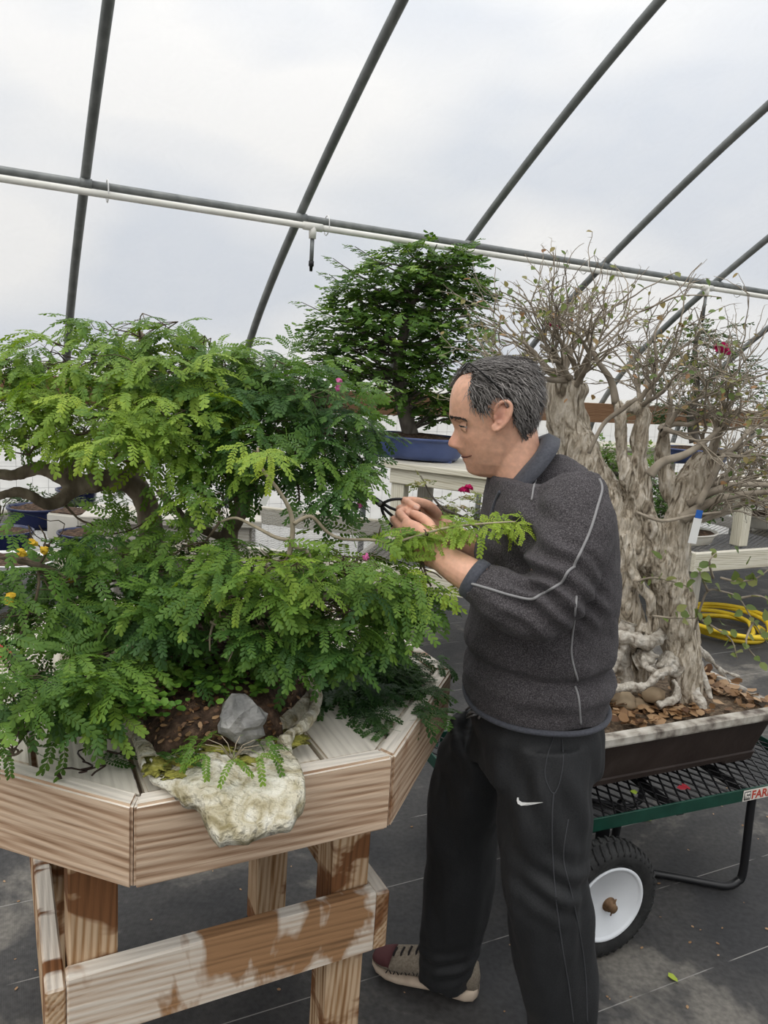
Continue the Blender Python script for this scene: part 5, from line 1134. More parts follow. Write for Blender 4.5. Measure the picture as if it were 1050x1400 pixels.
wz = np.array([zbot, zbot+.008, zbot+.03, zbot+.06, zbot+.09, zbot+.125, zbot+.16, zbot+.19, zbot+.215, zbot+.232, ztop-.001]); ww = np.array([.016, .027, .042, .054, .062, .069, .074, .072, .060, .040, .006])
def hw(z): return float(np.interp(z, wz, ww))
sig_z = [xz(614, y)[1] for y in (655, 640, 632, 625, 617, 612, 603, 594, 585, 576, 560, 540)]; sig_v = [.020, .020, .022, .022, .020, .0165, .0145, .0115, .010, .016, .03, .04]
def sigma(z): return float(np.interp(z, sig_z[::1], sig_v)) if sig_z[0] < sig_z[-1] else float(np.interp(z, sig_z[::-1], sig_v[::-1]))
ex_, ez_ = xz(630, 580); 
def head_pt(z, th, off=0.0):
    """th = 0 at the face, pi at the back; near side (towards camera) is +"""
    fx, bx, w_ = ps_(z), max(pb(z), ps_(z)+.01), hw(z); cx = fx+(bx-fx)*.56
    ct_, st = cos(th), sin(th); a = (cx-fx) if ct_ >= 0 else (bx-cx); e = 2.35 if ct_ >= 0 else 2.15
    x = cx-np.sign(ct_)*a*abs(ct_)**(2/e); y = w_*np.sign(st)*abs(st)**(2/e)
    if ct_ > 0: x -= (fx-pf(z))*exp(-(y/sigma(z))**2)
    # eye sockets, cheekbones, mouth corner
    if ct_ > 0:
        for s in (1, -1):
            x += .0075*exp(-(((y-s*.031)/.014)**2+((z-ez_)/.0085)**2)); x -= .0035*exp(-(((y-s*.040)/.018)**2+((z-ez_+.028)/.014)**2))
            x -= .0030*exp(-(((y-s*.030)/.020)**2+((z-ez_-.014)/.006)**2))
            x += .0025*exp(-(((y-s*.024)/.006)**2+((z-xz(632, 625)[1])/.010)**2))
            x -= .0040*exp(-(((y-s*.0105)/.006)**2+((z-xz(618, 610)[1])/.006)**2))
    p = np.array([x, YM-y, z])
    if off:
        c = np.array([cx, YM, z-.02]); d = p-c; p = p+d/np.linalg.norm(d)*off
    return p
body = MB()
nz, nt_ = 130, 120
V = []; Fc = []
for i in range(nz):
    t = i/(nz-1); z = zbot+(ztop-zbot)*t
    for j in range(nt_): V.append(head_pt(z, 2*pi*j/nt_))
for i in range(nz-1):
    for j in range(nt_): k = (j+1) % nt_; Fc.append((i*nt_+j, i*nt_+k, (i+1)*nt_+k, (i+1)*nt_+j))
Fc.append(tuple(range(nt_-1, -1, -1))); Fc.append(tuple((nz-1)*nt_+j for j in range(nt_)))
body.add(V, Fc)
# neck
nk = [(698, 590, .056, .052), (702, 615, .056, .054), (708, 640, .058, .058), (716, 662, .062, .064), (726, 690, .075, .080)]
body.add(*ring_loft([(pp3(x, y, YM), np.array([a*.95, 0, a*.28]), (0, b, 0)) for x, y, a, b in nk], 32))
# ears
def ear(s):
    Y = YM-s*.071; c = pp3(684, 569, Y); f_ = np.array([-1.0, 0, 0]); u_ = np.array([.12, 0, 1.0]); l_ = np.array([0, -s*1.0, 0])
    E_ = lambda a, b, o=0: c+f_*a+u_*b+l_*o
    body.add(*tube(spline([E_(.013, .004, .003), E_(.014, .016, .008), E_(.008, .027, .012), E_(-.004, .031, .015), E_(-.014, .024, .017), E_(-.017, .010, .017), E_(-.014, -.006, .015), E_(-.007, -.019, .012), E_(.003, -.028, .009), E_(.010, -.026, .005), E_(.012, -.018, .003)], 4), [.0042]*41, 8))
    v, f = blob(E_(-.002, 0, .006), (.0135, .0045, .024), 1, 0, 1, 2); body.add(v, f)
    body.add(*tube(spline([E_(-.009, .018, .013), E_(-.010, .004, .013), E_(-.006, -.010, .012), E_(.004, -.014, .010)], 4), .003, 7))
    v, f = blob(E_(.006, -.022, .006), (.008, .005, .009), 2, 0, 1, 2); body.add(v, f)
    v, f = blob(E_(.011, -.004, .005), (.004, .005, .007), 2, 0, 1, 2); body.add(v, f)
ear(1); ear(-1)
# trunk of the body under the clothes
fs, z0f, z1f = interp_sil([(668, 668), (662, 690), (655, 730), (649, 770), (642, 850), (638, 890), (635, 930), (638, 960), (642, 990)])
bs, z0b, z1b = interp_sil([(752, 600), (790, 628), (818, 658), (834, 700), (839, 760), (837, 850), (829, 930), (823, 985), (822, 1010)])
def torso_rings(k=1.0, zs=None, add=0.0):
    out = []
    zs_ = zs if zs is not None else np.linspace(xz(640, 1000)[1], xz(690, 640)[1], 22)
    zsh = xz(800, 680)[1]
    for z in zs_:
        xf, xb = fs(z)-add, bs(z)+add
        wy = float(np.interp(z, [.80, .95, 1.08, 1.22, zsh-.02, zsh+.02, zsh+.055, zsh+.09], [.175, .178, .182, .205, .205, .170, .110, .075]))
        out.append((np.array([(xf+xb)/2, YM, z]), np.array([(xb-xf)/2*k, 0, 0]), np.array([0, wy*k, 0])))
    return out
body.add(*ring_loft(torso_rings(.76, np.linspace(xz(640, 960)[1], xz(720, 705)[1], 20)), 36, 2.3))
# limb skeletons: (pixel x, pixel y, Y, radius)
armL = [(778, 690, 1.47, .055), (766, 760, 1.43, .050), (745, 828, 1.39, .043), (722, 830, 1.388, .040), (682, 811, 1.40, .036), (648, 790, 1.42, .0345), (626, 777, 1.44, .0325), (604, 763, 1.47, .0275), (592, 757, 1.48, .0265)]
armR = [(760, 690, 1.80, .055), (745, 770, 1.83, .048), (725, 825, 1.82, .042), (690, 790, 1.78, .038), (655, 757, 1.74, .034), (625, 738, 1.71, .031), (606, 726, 1.69, .0265), (596, 719, 1.68, .0260)]
for arm in (armL, armR):
    w_ = spline([pp3(*q[:3]) for q in arm], 5); r_ = np.interp(np.linspace(0, 1, len(w_)), np.linspace(0, 1, len(arm)), [q[3] for q in arm]); body.add(*tube(w_, r_, 20))
legL = [(735, 940, 1.58, .055), (742, 1030, 1.545, .065), (744, 1100, 1.53, .076), (745, 1190, 1.52, .062), (758, 1300, 1.54, .055), (768, 1400, 1.55, .042), (772, 1470, 1.555, .036)]
legR = [(715, 950, 1.68, .055), (675, 1030, 1.72, .058), (640, 1090, 1.76, .072), (628, 1180, 1.80, .060), (615, 1270, 1.82, .052), (610, 1335, 1.82, .038), (611, 1346, 1.82, .036)]
for lg in (legL, legR):
    w_ = spline([pp3(*q[:3]) for q in lg], 5); r_ = np.interp(np.linspace(0, 1, len(w_)), np.linspace(0, 1, len(lg)), [q[3]*.9 for q in lg]); body.add(*tube(w_, r_, 18))
# hands: palm, four fingers, thumb
NAILS = []
def hand(wr, d, pn, curls, thumb, s=1.0, spread=.0):
    wr = np.array(wr, float); d = np.array(d, float); d /= np.linalg.norm(d); pn = np.array(pn, float); pn -= d*pn.dot(d); pn /= np.linalg.norm(pn); up = np.cross(pn, d); 
    if up[2] < 0: up = -up
    P = lambda a, b, c: wr+(d*a+up*b+pn*c)*s
    body.add(*ring_loft([(P(-.02, 0, 0), up*.026*s, pn*.020*s), (P(.005, 0, 0), up*.029*s, pn*.019*s), (P(.035, .003, .002), up*.037*s, pn*.018*s), (P(.065, .001, .002), up*.041*s, pn*.0155*s), (P(.088, 0, 0), up*.040*s, pn*.012*s), (P(.097, 0, 0), up*.034*s, pn*.008*s)], 24, 2.4))
    base = [(.090, .030), (.096, .0105), (.092, -.0095), (.084, -.0285)]; lens = [(.044, .027, .021), (.049, .031, .023), (.045, .029, .022), (.034, .022, .019)]; rad = [.0092, .0095, .0090, .0080]
    for k in range(4):
        p = P(base[k][0]-.012, base[k][1], 0); fd = d+up*spread*(1.5-k)*.5; fd /= np.linalg.norm(fd); ang = 0; pts = [p]; 
        for L_, c in zip(lens[k], curls[k]):
            ang += c; q = fd*cos(ang)+pn*sin(ang); pts.append(pts[-1]+q*(L_+(.012 if len(pts) == 1 else 0))*s)
        dense_ = []; rr = []
        for i in range(len(pts)-1):
            for t in (0, .33, .66): dense_.append(pts[i]*(1-t)+pts[i+1]*t); rr.append(rad[k]*s*(1.06 if t == 0 and i else .97)*(1-.05*i))
        dense_.append(pts[-1]); rr.append(rad[k]*.80*s); dense_.append(pts[-1]+(pts[-1]-pts[-2])*.16); rr.append(rad[k]*.42*s)
        body.add(*tube(dense_, rr, 12)); nd = (pts[-1]-pts[-2]); nd /= np.linalg.norm(nd); ang_n = -(fd*-sin(ang)+pn*cos(ang)); NAILS.append((pts[-1]-nd*.004*s+ang_n*rad[k]*.72*s, nd, ang_n, s))
    tb0 = P(.022, .024, .008); pts = [tb0]
    for L_, v_ in zip((.040, .032, .026), thumb): q = d*v_[0]+up*v_[1]+pn*v_[2]; q /= np.linalg.norm(q); pts.append(pts[-1]+q*L_*s)
    w_ = spline(pts, 4); body.add(*tube(w_+[w_[-1]+(w_[-1]-w_[-2])*.5], list(np.interp(np.linspace(0, 1, len(w_)), [0, .35, .7, 1], [.0145, .0115, .0108, .0085])*s)+[.004*s], 12))
    return P
wl_ = pp3(598, 760, 1.475); dl_ = pp3(548, 732, 1.52)-wl_
PLh = hand(wl_, dl_, (.05, 1, .12), [(.55, .75, .5), (.60, .85, .6), (.65, .95, .6), (.7, 1.0, .6)], [(.75, .35, .55), (.9, .05, .35), (.95, -.1, .2)])
wr_ = pp3(601, 722, 1.685); dr_ = pp3(556, 704, 1.66)-wr_
PRh = hand(wr_, dr_, (-.05, -1, .10), [(.75, 1.0, .6), (.85, 1.1, .7), (.9, 1.2, .7), (.95, 1.2, .7)], [(.8, .35, .45), (.95, .0, .25), (.95, -.15, .1)])
bo = body.build('body', None, man); bo.data.materials.clear(); remesh(bo, .0026, 2, .45)
# skin colour varies: redder nose, ears, lips, knuckles; shaved cheek; shade painted inside the near ear
M_skin, t, b = newmat('skin'); a = N(t, 'ShaderNodeAttribute'); a.attribute_name = 'skin'; n = N(t, 'ShaderNodeTexNoise'); n.inputs['Scale'].default_value = 90; n.inputs['Detail'].default_value = 4
tcn = N(t, 'ShaderNodeTexCoord'); t.links.new(tcn.outputs['Object'], n.inputs['Vector'])
r = ramp(t, [(.3, (.86, .86, .86)), (.7, (1.08, 1.06, 1.05))]); t.links.new(n.outputs['Fac'], r.inputs[0]); mx = N(t, 'ShaderNodeMix', data_type='RGBA', blend_type='MULTIPLY'); mx.inputs[0].default_value = 1
t.links.new(a.outputs['Color'], mx.inputs[6]); t.links.new(r.outputs[0], mx.inputs[7]); t.links.new(mx.outputs[2], b.inputs['Base Color']); b.inputs['Roughness'].default_value = .5; b.inputs['Specular IOR Level'].default_value = .35
b.inputs['Subsurface Weight'].default_value = .12; b.inputs['Subsurface Radius'].default_value = (.010, .004, .002); b.inputs['Subsurface Scale'].default_value = .5
bp = N(t, 'ShaderNodeBump'); bp.inputs['Strength'].default_value = .12; bp.inputs['Distance'].default_value = .002; t.links.new(n.outputs['Fac'], bp.inputs['Height']); t.links.new(bp.outputs[0], b.inputs['Normal'])
bo.data.materials.append(M_skin); me = bo.data; nv = len(me.vertices); co = np.empty(nv*3); me.vertices.foreach_get('co', co); co = co.reshape(-1, 3)
base = np.array([.66, .375, .26]); colr = np.tile(base, (nv, 1))
def tint(c, rad_, colour, amt):
    g = np.exp(-((co-np.array(c))**2/np.array(rad_)**2).sum(1))[:, None]*amt; colr[:] = colr*(1-g)+np.array(colour)*g
tint(pp3(616, 604, YM), (.02, .03, .016), (.60, .27, .19), .6); tint(pp3(686, 569, YM-.08), (.022, .02, .03), (.60, .28, .20), .6)
tint(pp3(640, 604, YM-.05), (.03, .03, .022), (.60, .30, .20), .35)
mz = xz(632, 624)[1]; tint((xz(632, 624)[0], YM, mz), (.010, .030, .006), (.46, .17, .13), .85)
tint(pp3(682, 569, YM-.083), (.009, .02, .012), (.30, .12, .08), .8)  # shade of the ear hollow, painted into the skin colour
tint(pp3(650, 636, YM-.04), (.035, .05, .022), (.47, .27, .19), .5); tint(pp3(625, 618, YM-.01), (.012, .03, .006), (.46, .27, .19), .5)
tint(pp3(560, 722, 1.5), (.06, .1, .05), (.60, .30, .21), .5)
at_ = me.attributes.new('skin', 'FLOAT_COLOR', 'POINT'); at_.data.foreach_set('color', np.concatenate([colr, np.ones((nv, 1))], 1).astype(np.float32).ravel())
# nails
M_nail = mat('finger nail', (.66, .42, .33), rough=.3)
nb = MB()
for p, d, n_, s in NAILS:
    sd = np.cross(n_, d); q = [(p-d*.005+sd*a*.0042+n_*(.0012-.0010*abs(a)**2), p+d*.007+sd*a*.0040+n_*(.0006-.0010*abs(a)**2)) for a in (-1, -.5, 0, .5, 1)]; vv = [x for y in q for x in y]; nb.add(vv, [(2*i, 2*i+2, 2*i+3, 2*i+1) for i in range(4)])
nb.build('finger_nails', M_nail, man)
# eyes, lashes, brows
M_eye = mat('eye white', (.42, .39, .36), rough=.3); M_iris = mat('dark iris', (.03, .02, .014), rough=.15); M_hairk = mat('dark hair', [(.3, (.02, .016, .014)), (.7, (.06, .05, .044))], 90, rough=.6)
for s in (1, -1):
    c = np.array([ps_(ez_)+.0178, YM-s*.0315, ez_-.0005]); v, f = lathe([(.0001, -.0112), (.006, -.0095), (.0098, -.0055), (.0112, 0), (.0098, .0055), (.006, .0095), (.0001, .0112)], 20)
    e = MB().add(np.array(v)+c, f).build('eye', M_eye, man); v, f = blob(c+np.array([-.0092, -s*.001, -.0022]), (.0026, .0060, .0054), 1, 0, 1, 2); MB().add(v, f).build('iris', M_iris, e)
    M_lid = bpy.data.materials.get('eyelid skin') or mat('eyelid skin', (.54, .30, .20), rough=.55)
    def lidpatch(w0, w1, nm):
        q_ = MB(); rows = [[c+np.array([-.0126*cos(u)*cos(w2), -s*.0165*sin(u), .0126*sin(w2)]) for u in np.linspace(-1.45, 1.5, 13)] for w2 in np.linspace(w0, w1, 6)]
        vv = [q for a_ in rows for q in a_]; q_.add(vv, [(i*13+j, i*13+j+1, (i+1)*13+j+1, (i+1)*13+j) for i in range(5) for j in range(12)]); q_.build(nm, M_lid, man); return rows
    r1 = lidpatch(-.04, 1.4, 'eyelid'); r2 = lidpatch(-.26, -1.4, 'eyelid')
    lid = MB(); lid.add(*tube([q+np.array([-.0006, 0, 0]) for q in r1[0][1:-1]], .0012, 6)); lid.build('eyelashes', M_hairk, man)
    br = MB(); zb_ = xz(617, 573)[1]
    for k in range(80):
        u = k/79; y = s*(.010+.040*u); z = zb_+.001+.005*sin(u*2.4)+rng.normal()*.0020*(1-.5*u); 
        # find surface by scanning the head ring
        th = min(np.linspace(.0, 1.5, 120), key=lambda a_: abs(abs(head_pt(z, a_)[1]-YM)-abs(y))); p = head_pt(z, th*s if s == 1 else -th, .0008); dd = np.array([.25*u, -s*.8, .35-.6*u]); dd /= np.linalg.norm(dd)
        br.add(*tube([p, p+dd*.005+np.array([-.001, 0, 0]), p+dd*.010], [.0008, .0007, .0002], 4))
    br.build('eyebrow', M_hairk, man)
# mouth line
mo = MB(); pts = []
for u in np.linspace(-.42, .42, 15): pts.append(head_pt(xz(632, 624.3)[1]+.007*(u/.42)**2, u*1.75, .0002))
mo.add(*tube(pts, [.0006+.0014*cos(u*3.3) for u in np.linspace(-.42, .42, 15)], 6)); mo.build('mouth_line', mat('mouth dark', (.10, .03, .025), rough=.6), man)

# --- hair: scalp cap plus strands
HP = [(600, 533), (614, 529), (622, 519.5), (633, 512), (646, 510), (642, 530), (643, 546), (649, 559), (656, 567), (663, 566), (670, 559), (675, 548), (688, 544), (697, 553), (699, 570), (705, 586), (713, 595), (726, 599), (748, 600), (765, 560), (755, 500), (700, 465), (640, 478), (598, 515)]
def inside(x, y, P):
    c = False; n = len(P)
    for i in range(n):
        x0, y0 = P[i]; x1, y1 = P[(i+1) % n]
        if (y0 > y) != (y1 > y) and x < (x1-x0)*(y-y0)/(y1-y0)+x0: c = not c
    return c
def is_hair(p):
    q = np.array([p[0], YM-abs(p[1]-YM), p[2]]); x, y, _ = proj(q); return inside(x, y, HP)
M_hair = leaf_mat('grey hair', [(0, (.030, .026, .024)), (.5, (.088, .080, .073)), (.8, (.165, .152, .142)), (1, (.27, .25, .235))], .0, .65)
cap_v = []; cap_f = []; hz, htn = 90, 110; idx = {}
zlow = xz(730, 602)[1]
for i in range(hz):
    z = zlow+(ztop-.0005-zlow)*i/(hz-1)
    for j in range(htn):
        th = 2*pi*j/htn; p = head_pt(z, th)
        idx[i, j] = is_hair(p)
for i in range(hz):
    z = zlow+(ztop-.0005-zlow)*i/(hz-1)
    for j in range(htn):
        e = all(idx.get((i+a, (j+b) % htn), i+a >= hz) for a in (-2, 0, 2) for b in (-2, 0, 2)); e2 = idx[i, j]
        cap_v.append(head_pt(z, 2*pi*j/htn, .0058 if e else (.003 if e2 else .0)))
for i in range(hz-1):
    for j in range(htn):
        k = (j+1) % htn
        if idx[i, j] and idx[i, k] and idx[i+1, j] and idx[i+1, k]: cap_f.append((i*htn+j, i*htn+k, (i+1)*htn+k, (i+1)*htn+j))
cap_f.append(tuple((hz-1)*htn+j for j in range(htn)))
cme = mesh_from('hair', cap_v, cap_f, True); bm = bmesh.new(); bm.from_mesh(cme); bmesh.ops.delete(bm, geom=[v for v in bm.verts if not v.link_faces], context='VERTS'); bm.to_mesh(cme); bm.free()
a_ = cme.attributes.new('tone', 'FLOAT', 'POINT'); a_.data.foreach_set('value', np.full(len(cme.vertices), .28, np.float32)); cme.materials.append(M_hair)
hair = obj('hair', cme, None, man)
HV = []; HF = []; HT = []
rh = random.Random(5)
cen = np.array([xz(690, 560)[0], YM, xz(690, 560)[1]])
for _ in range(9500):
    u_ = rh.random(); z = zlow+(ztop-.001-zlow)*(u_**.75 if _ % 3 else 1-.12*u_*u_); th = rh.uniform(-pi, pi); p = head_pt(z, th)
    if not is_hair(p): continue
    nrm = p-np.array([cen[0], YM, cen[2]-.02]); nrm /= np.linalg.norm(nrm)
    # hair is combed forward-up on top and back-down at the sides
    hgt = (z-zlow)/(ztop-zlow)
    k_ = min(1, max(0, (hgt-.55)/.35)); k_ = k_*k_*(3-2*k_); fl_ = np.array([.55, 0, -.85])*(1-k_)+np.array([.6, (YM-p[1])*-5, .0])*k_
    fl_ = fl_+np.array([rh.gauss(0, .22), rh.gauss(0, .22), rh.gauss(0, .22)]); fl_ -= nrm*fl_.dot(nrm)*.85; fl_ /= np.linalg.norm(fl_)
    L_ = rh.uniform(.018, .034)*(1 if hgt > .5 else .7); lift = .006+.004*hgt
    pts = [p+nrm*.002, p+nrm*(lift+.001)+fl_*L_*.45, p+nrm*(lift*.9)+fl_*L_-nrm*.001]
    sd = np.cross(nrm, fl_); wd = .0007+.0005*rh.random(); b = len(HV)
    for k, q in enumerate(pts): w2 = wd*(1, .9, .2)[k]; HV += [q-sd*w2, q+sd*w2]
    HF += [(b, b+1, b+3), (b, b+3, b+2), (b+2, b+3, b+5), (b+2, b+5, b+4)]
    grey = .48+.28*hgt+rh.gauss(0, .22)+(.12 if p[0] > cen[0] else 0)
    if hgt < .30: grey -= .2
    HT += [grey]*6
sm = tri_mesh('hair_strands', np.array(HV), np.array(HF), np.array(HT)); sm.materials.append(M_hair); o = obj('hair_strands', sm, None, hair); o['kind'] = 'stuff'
# front tuft falling over the far temple
tf_ = MB()
for k in range(60):
    y0 = -.055+.05*rh.random(); p0 = np.array([xz(650, 500)[0], YM-y0, xz(650, 500)[1]+.002-abs(y0)*.12]); p1 = np.array([xz(616, 528)[0]+rh.uniform(-.002, .02), YM-y0+rh.uniform(-.01, .012), xz(616, 528)[1]+rh.uniform(-.006, .012)-abs(y0)*.1]); mid = (p0+p1)/2+np.array([-.006, 0, .009])
    tf_.add(*tube(spline([p0, mid, p1], 3), np.linspace(.0011, .0004, 7), 4, False))
tfo = tf_.build('hair_tuft', M_hair, hair); a_ = tfo.data.attributes.new('tone', 'FLOAT', 'POINT'); a_.data.foreach_set('value', np.repeat(rng.uniform(.15, .75, 60), len(tfo.data.vertices)//60).astype(np.float32))

# --- fleece
def cloth_mat(name, stops, scale, rough=.95, bump=.5, bs=400, sheen=.3):
    return mat(name, stops, scale, rough=rough, spec=.15, bump=bump, bscale=bs, bdist=.003, sheen=sheen, detail=3)
M_fleece = cloth_mat('grey fleece', [(.3, (.026, .0235, .025)), (.5, (.058, .0525, .055)), (.7, (.120, .110, .113))], 420, sheen=.05)
M_collar = cloth_mat('slate collar', [(.3, (.050, .052, .062)), (.7, (.075, .078, .092))], 200, .8, .2, 300, .1)
M_piping = mat('light grey piping', (.24, .235, .235), rough=.9)
M_pants = mat('black knit', [(.3, (.0115, .0120, .0128)), (.7, (.0200, .0206, .0218))], 300, rough=.62, spec=.3, bump=.1, bscale=300, sheen=.02)
jk = MB()
zt_ = list(np.linspace(xz(735, 1002, 1.455)[1], xz(735, 955)[1]-.002, 6))+list(np.linspace(xz(735, 950)[1], xz(700, 650)[1], 26))
rg = torso_rings(1.0, zt_)
out = []
for c, a, b in rg:
    z = c[2]; zc = xz(735, 938, 1.45)[1]; pinch = -.014*exp(-((z-zc)/.011)**2)+.009*exp(-((z-zc-.035)/.02)**2)+.008*exp(-((z-zc+.032)/.018)**2)
    ax = np.linalg.norm(a)+pinch; out.append((c, np.array([ax, 0, 0]), np.array([0, b[1]+pinch, 0])))
jk.add(*ring_loft(out, 48, 2.25))
jk.add(*ring_loft([(pp3(x, y, YM), np.array([a, 0, a*.5]), (0, b, 0)) for x, y, a, b in ((750, 712, .110, .160), (747, 690, .100, .136), (740, 666, .088, .106), (730, 648, .072, .080), (722, 640, .062, .066))], 40))
slL = [(782, 672, 1.50, .066), (786, 705, 1.455, .074), (778, 750, 1.425, .072), (762, 795, 1.40, .068), (745, 826, 1.385, .062), (728, 833, 1.385, .058), (705, 824, 1.392, .058), (682, 812, 1.40, .053), (663, 801, 1.41, .046), (648, 791, 1.42, .040)]
slR = [(760, 672, 1.77, .066), (752, 740, 1.82, .066), (735, 815, 1.83, .058), (712, 812, 1.80, .054), (690, 790, 1.78, .050), (668, 766, 1.75, .044)]
for s_ in (slL, slR):
    w_ = spline([pp3(*q[:3]) for q in s_], 6); r_ = np.interp(np.linspace(0, 1, len(w_)), np.linspace(0, 1, len(s_)), [q[3] for q in s_]); jk.add(*tube(w_, r_, 26))
jo = jk.build('fleece_jacket', None, man); jo.data.materials.clear(); remesh(jo, .005, 6, .6)
# folds: rings of creases round the elbow, soft sags on the body
elb = pp3(752, 812, 1.33); nrs = [v.normal.copy() for v in jo.data.vertices]
armax = pp3(786, 705, 1.45)-pp3(745, 826, 1.39); armax /= np.linalg.norm(armax)
for i, v in enumerate(jo.data.vertices):
    p = np.array(v.co); g = exp(-(((p-elb)/np.array([.075, .11, .075]))**2).sum()); s_ = (p-elb)@armax; side = (p-elb)@np.array([1, 0, .25])
    d = .0125*g*sin(s_*150+side*42+2.2*noise.noise(v.co*14))
    d += .0085*fbm((p[0], p[1], p[2]*1.6), 9, 2, 3)+.0014*fbm(p, 70, 2, 4)
    ax_ = pp3(795, 815, 1.5); d += .010*exp(-(((p-ax_)/np.array([.04, .12, .05]))**2).sum())*sin((p[2]*1.2+p[0])*120)
    # a diagonal pull from the collar to the elbow
    ch = pp3(720, 745, 1.45); d += .010*exp(-(((p-ch)/np.array([.06, .1, .06]))**2).sum())*sin((p[0]*.8+p[2])*95)
    v.co = v.co+nrs[i]*d
jo.data.update(); jo.data.materials.append(M_fleece)
def bvh(o): return BVHTree.FromPolygons([v.co.copy() for v in o.data.vertices], [tuple(p.vertices) for p in o.data.polygons])
BJ = bvh(jo); camv = Vector(CP)
def snap(bv, x, y, off=.0015):
    d = Vector(ray(x, y)).normalized(); h = bv.ray_cast(camv, d)
    return None if h[0] is None else np.array(h[0]+h[1]*off)
def seam(bv, pts, r, name, mt, parent, flat=True):
    px_ = spline([np.array(p, float) for p in pts], 8); w_ = [snap(bv, *q, .0006) for q in px_]; w_ = [q for q in w_ if q is not None]
    sm_ = [w_[0]]+[(w_[i-1]+2*w_[i]+w_[i+1])/4 for i in range(1, len(w_)-1)]+[w_[-1]]
    return MB().add(*tube(sm_, r, 7)).build(name, mt, parent)
seam(BJ, [(819, 655), (823, 668), (817, 692), (808, 722), (797, 748), (787, 768), (784, 776)], .0026, 'piping', M_piping, jo)
seam(BJ, [(786, 774), (776, 782), (768, 796), (752, 806), (738, 814), (726, 819), (700, 814), (672, 806), (645, 798)], .0026, 'piping', M_piping, jo)
seam(BJ, [(788, 815), (785, 850), (781, 885), (783, 905), (790, 930)], .0022, 'piping', M_piping, jo)
seam(BJ, [(786, 938), (791, 955), (794, 990)], .0022, 'piping', M_piping, jo)
seam(BJ, [(733, 656), (730, 665), (727, 684)], .0020, 'piping', M_piping, jo)
# hem binding and cuff
hz_ = out[0][2]
hb_ = [out[0][0]+np.array([np.sign(cos(t))*abs(cos(t))**(2/2.25)*(out[0][1][0]+.001), np.sign(sin(t))*abs(sin(t))**(2/2.25)*(out[0][2][1]+.001), .002]) for t in np.linspace(0, 2*pi, 73)[:-1]]
MB().add(*tube(hb_, .0062, 8, closed=True)).build('hem_binding', M_collar, jo)
for s_, nm in ((slL, 0), (slR, 1)):
    p1 = pp3(*s_[-1][:3]); p0 = pp3(*s_[-2][:3]); dd = (p1-p0)/np.linalg.norm(p1-p0); r_ = s_[-1][3]
    MB().add(*tube([p1-dd*.014, p1-dd*.006, p1+dd*.004, p1+dd*.009], [r_*1.02, r_*1.05, r_*1.03, r_*.97], 28)).build('cuff', M_collar, jo)
# collar: stands round the neck and folds outward
def collar_ring(fr, bk, wy, lift):
    f_ = pp3(*fr, YM); b_ = pp3(*bk, YM); c = (f_+b_)/2; h = (b_-f_)/2; out = []
    for t in np.linspace(0, 2*pi, 41)[:-1]: out.append(c+h*cos(t)+np.array([0, -wy*sin(t), 0])+np.array([0, 0, lift*(abs(sin(t))**2)]))
    return out
def sym_ring(pts):
    """pts run from nape to throat on the near side; the far side is their mirror image"""
    w_ = [np.array(q) for q in spline([pp3(*p) for p in pts], 6)]; far = [np.array([q[0], 2*YM-q[1], q[2]]) for q in w_[1:-1][::-1]]; return w_+far
inn = [(741, 598, 1.63), (733, 617, 1.580), (714, 640, 1.566), (697, 659, 1.580), (684, 668, 1.605), (679, 670, 1.63)]
mid = [(750, 592, 1.63), (744, 609, 1.567), (725, 637, 1.550), (705, 661, 1.558), (684, 672, 1.585), (676, 675, 1.63)]
oute = [(766, 600, 1.63), (764, 614, 1.555), (748, 638, 1.520), (724, 664, 1.508), (696, 682, 1.525), (666, 696, 1.63)]
tuck = [(760, 612, 1.63), (757, 624, 1.570), (742, 646, 1.545), (720, 668, 1.535), (697, 685, 1.55), (670, 699, 1.63)]
low = [(738, 612, 1.63), (730, 630, 1.585), (714, 652, 1.575), (700, 668, 1.59), (690, 676, 1.61), (686, 678, 1.63)]
cr_ = [sym_ring(q) for q in (low, inn, mid, oute, tuck)]
n = len(cr_[0]); V = [q for r_ in cr_ for q in r_]; Fc = [(i*n+j, i*n+(j+1) % n, (i+1)*n+(j+1) % n, (i+1)*n+j) for i in range(len(cr_)-1) for j in range(n)]
o = MB().add(V, Fc).build('collar', M_collar, jo)
# zip placket down the chest
seam(BJ, [(684, 672), (676, 690), (668, 720), (662, 745)], .004, 'zip', M_collar, jo)
# undershirt at the neck
# --- track pants
tk_ = MB()
wr2 = torso_rings(1.0, np.linspace(xz(735, 1040)[1], xz(735, 905)[1], 8))
hip = []
for c, a, b in wr2: hip.append((c+np.array([0, .005, 0]), a*(.965 if c[2] < .90 else .90), b*(.95 if c[2] < .90 else .88)))
tk_.add(*ring_loft(hip, 40, 2.3))
pL = [(742, 1010, 1.555, .104), (744, 1060, 1.54, .106), (746, 1110, 1.53, .101), (745, 1160, 1.525, .094), (745, 1205, 1.52, .089), (750, 1255, 1.53, .091), (755, 1300, 1.54, .091), (764, 1350, 1.545, .084), (769, 1400, 1.55, .074), (772, 1440, 1.555, .072), (773, 1462, 1.555, .074)]
pR = [(672, 1010, 1.70, .100), (650, 1055, 1.74, .098), (636, 1100, 1.77, .092), (631, 1150, 1.79, .090), (628, 1200, 1.805, .092), (620, 1250, 1.815, .085), (613, 1300, 1.82, .076), (609, 1325, 1.82, .070), (609, 1338, 1.82, .070)]
for s_ in (pL, pR):
    w_ = spline([pp3(*q[:3]) for q in s_], 5); r_ = np.interp(np.linspace(0, 1, len(w_)), np.linspace(0, 1, len(s_)), [q[3] for q in s_]); tk_.add(*tube(w_, r_, 30))
to_ = tk_.build('track_pants', None, man); to_.data.materials.clear(); remesh(to_, .006, 6, .6)
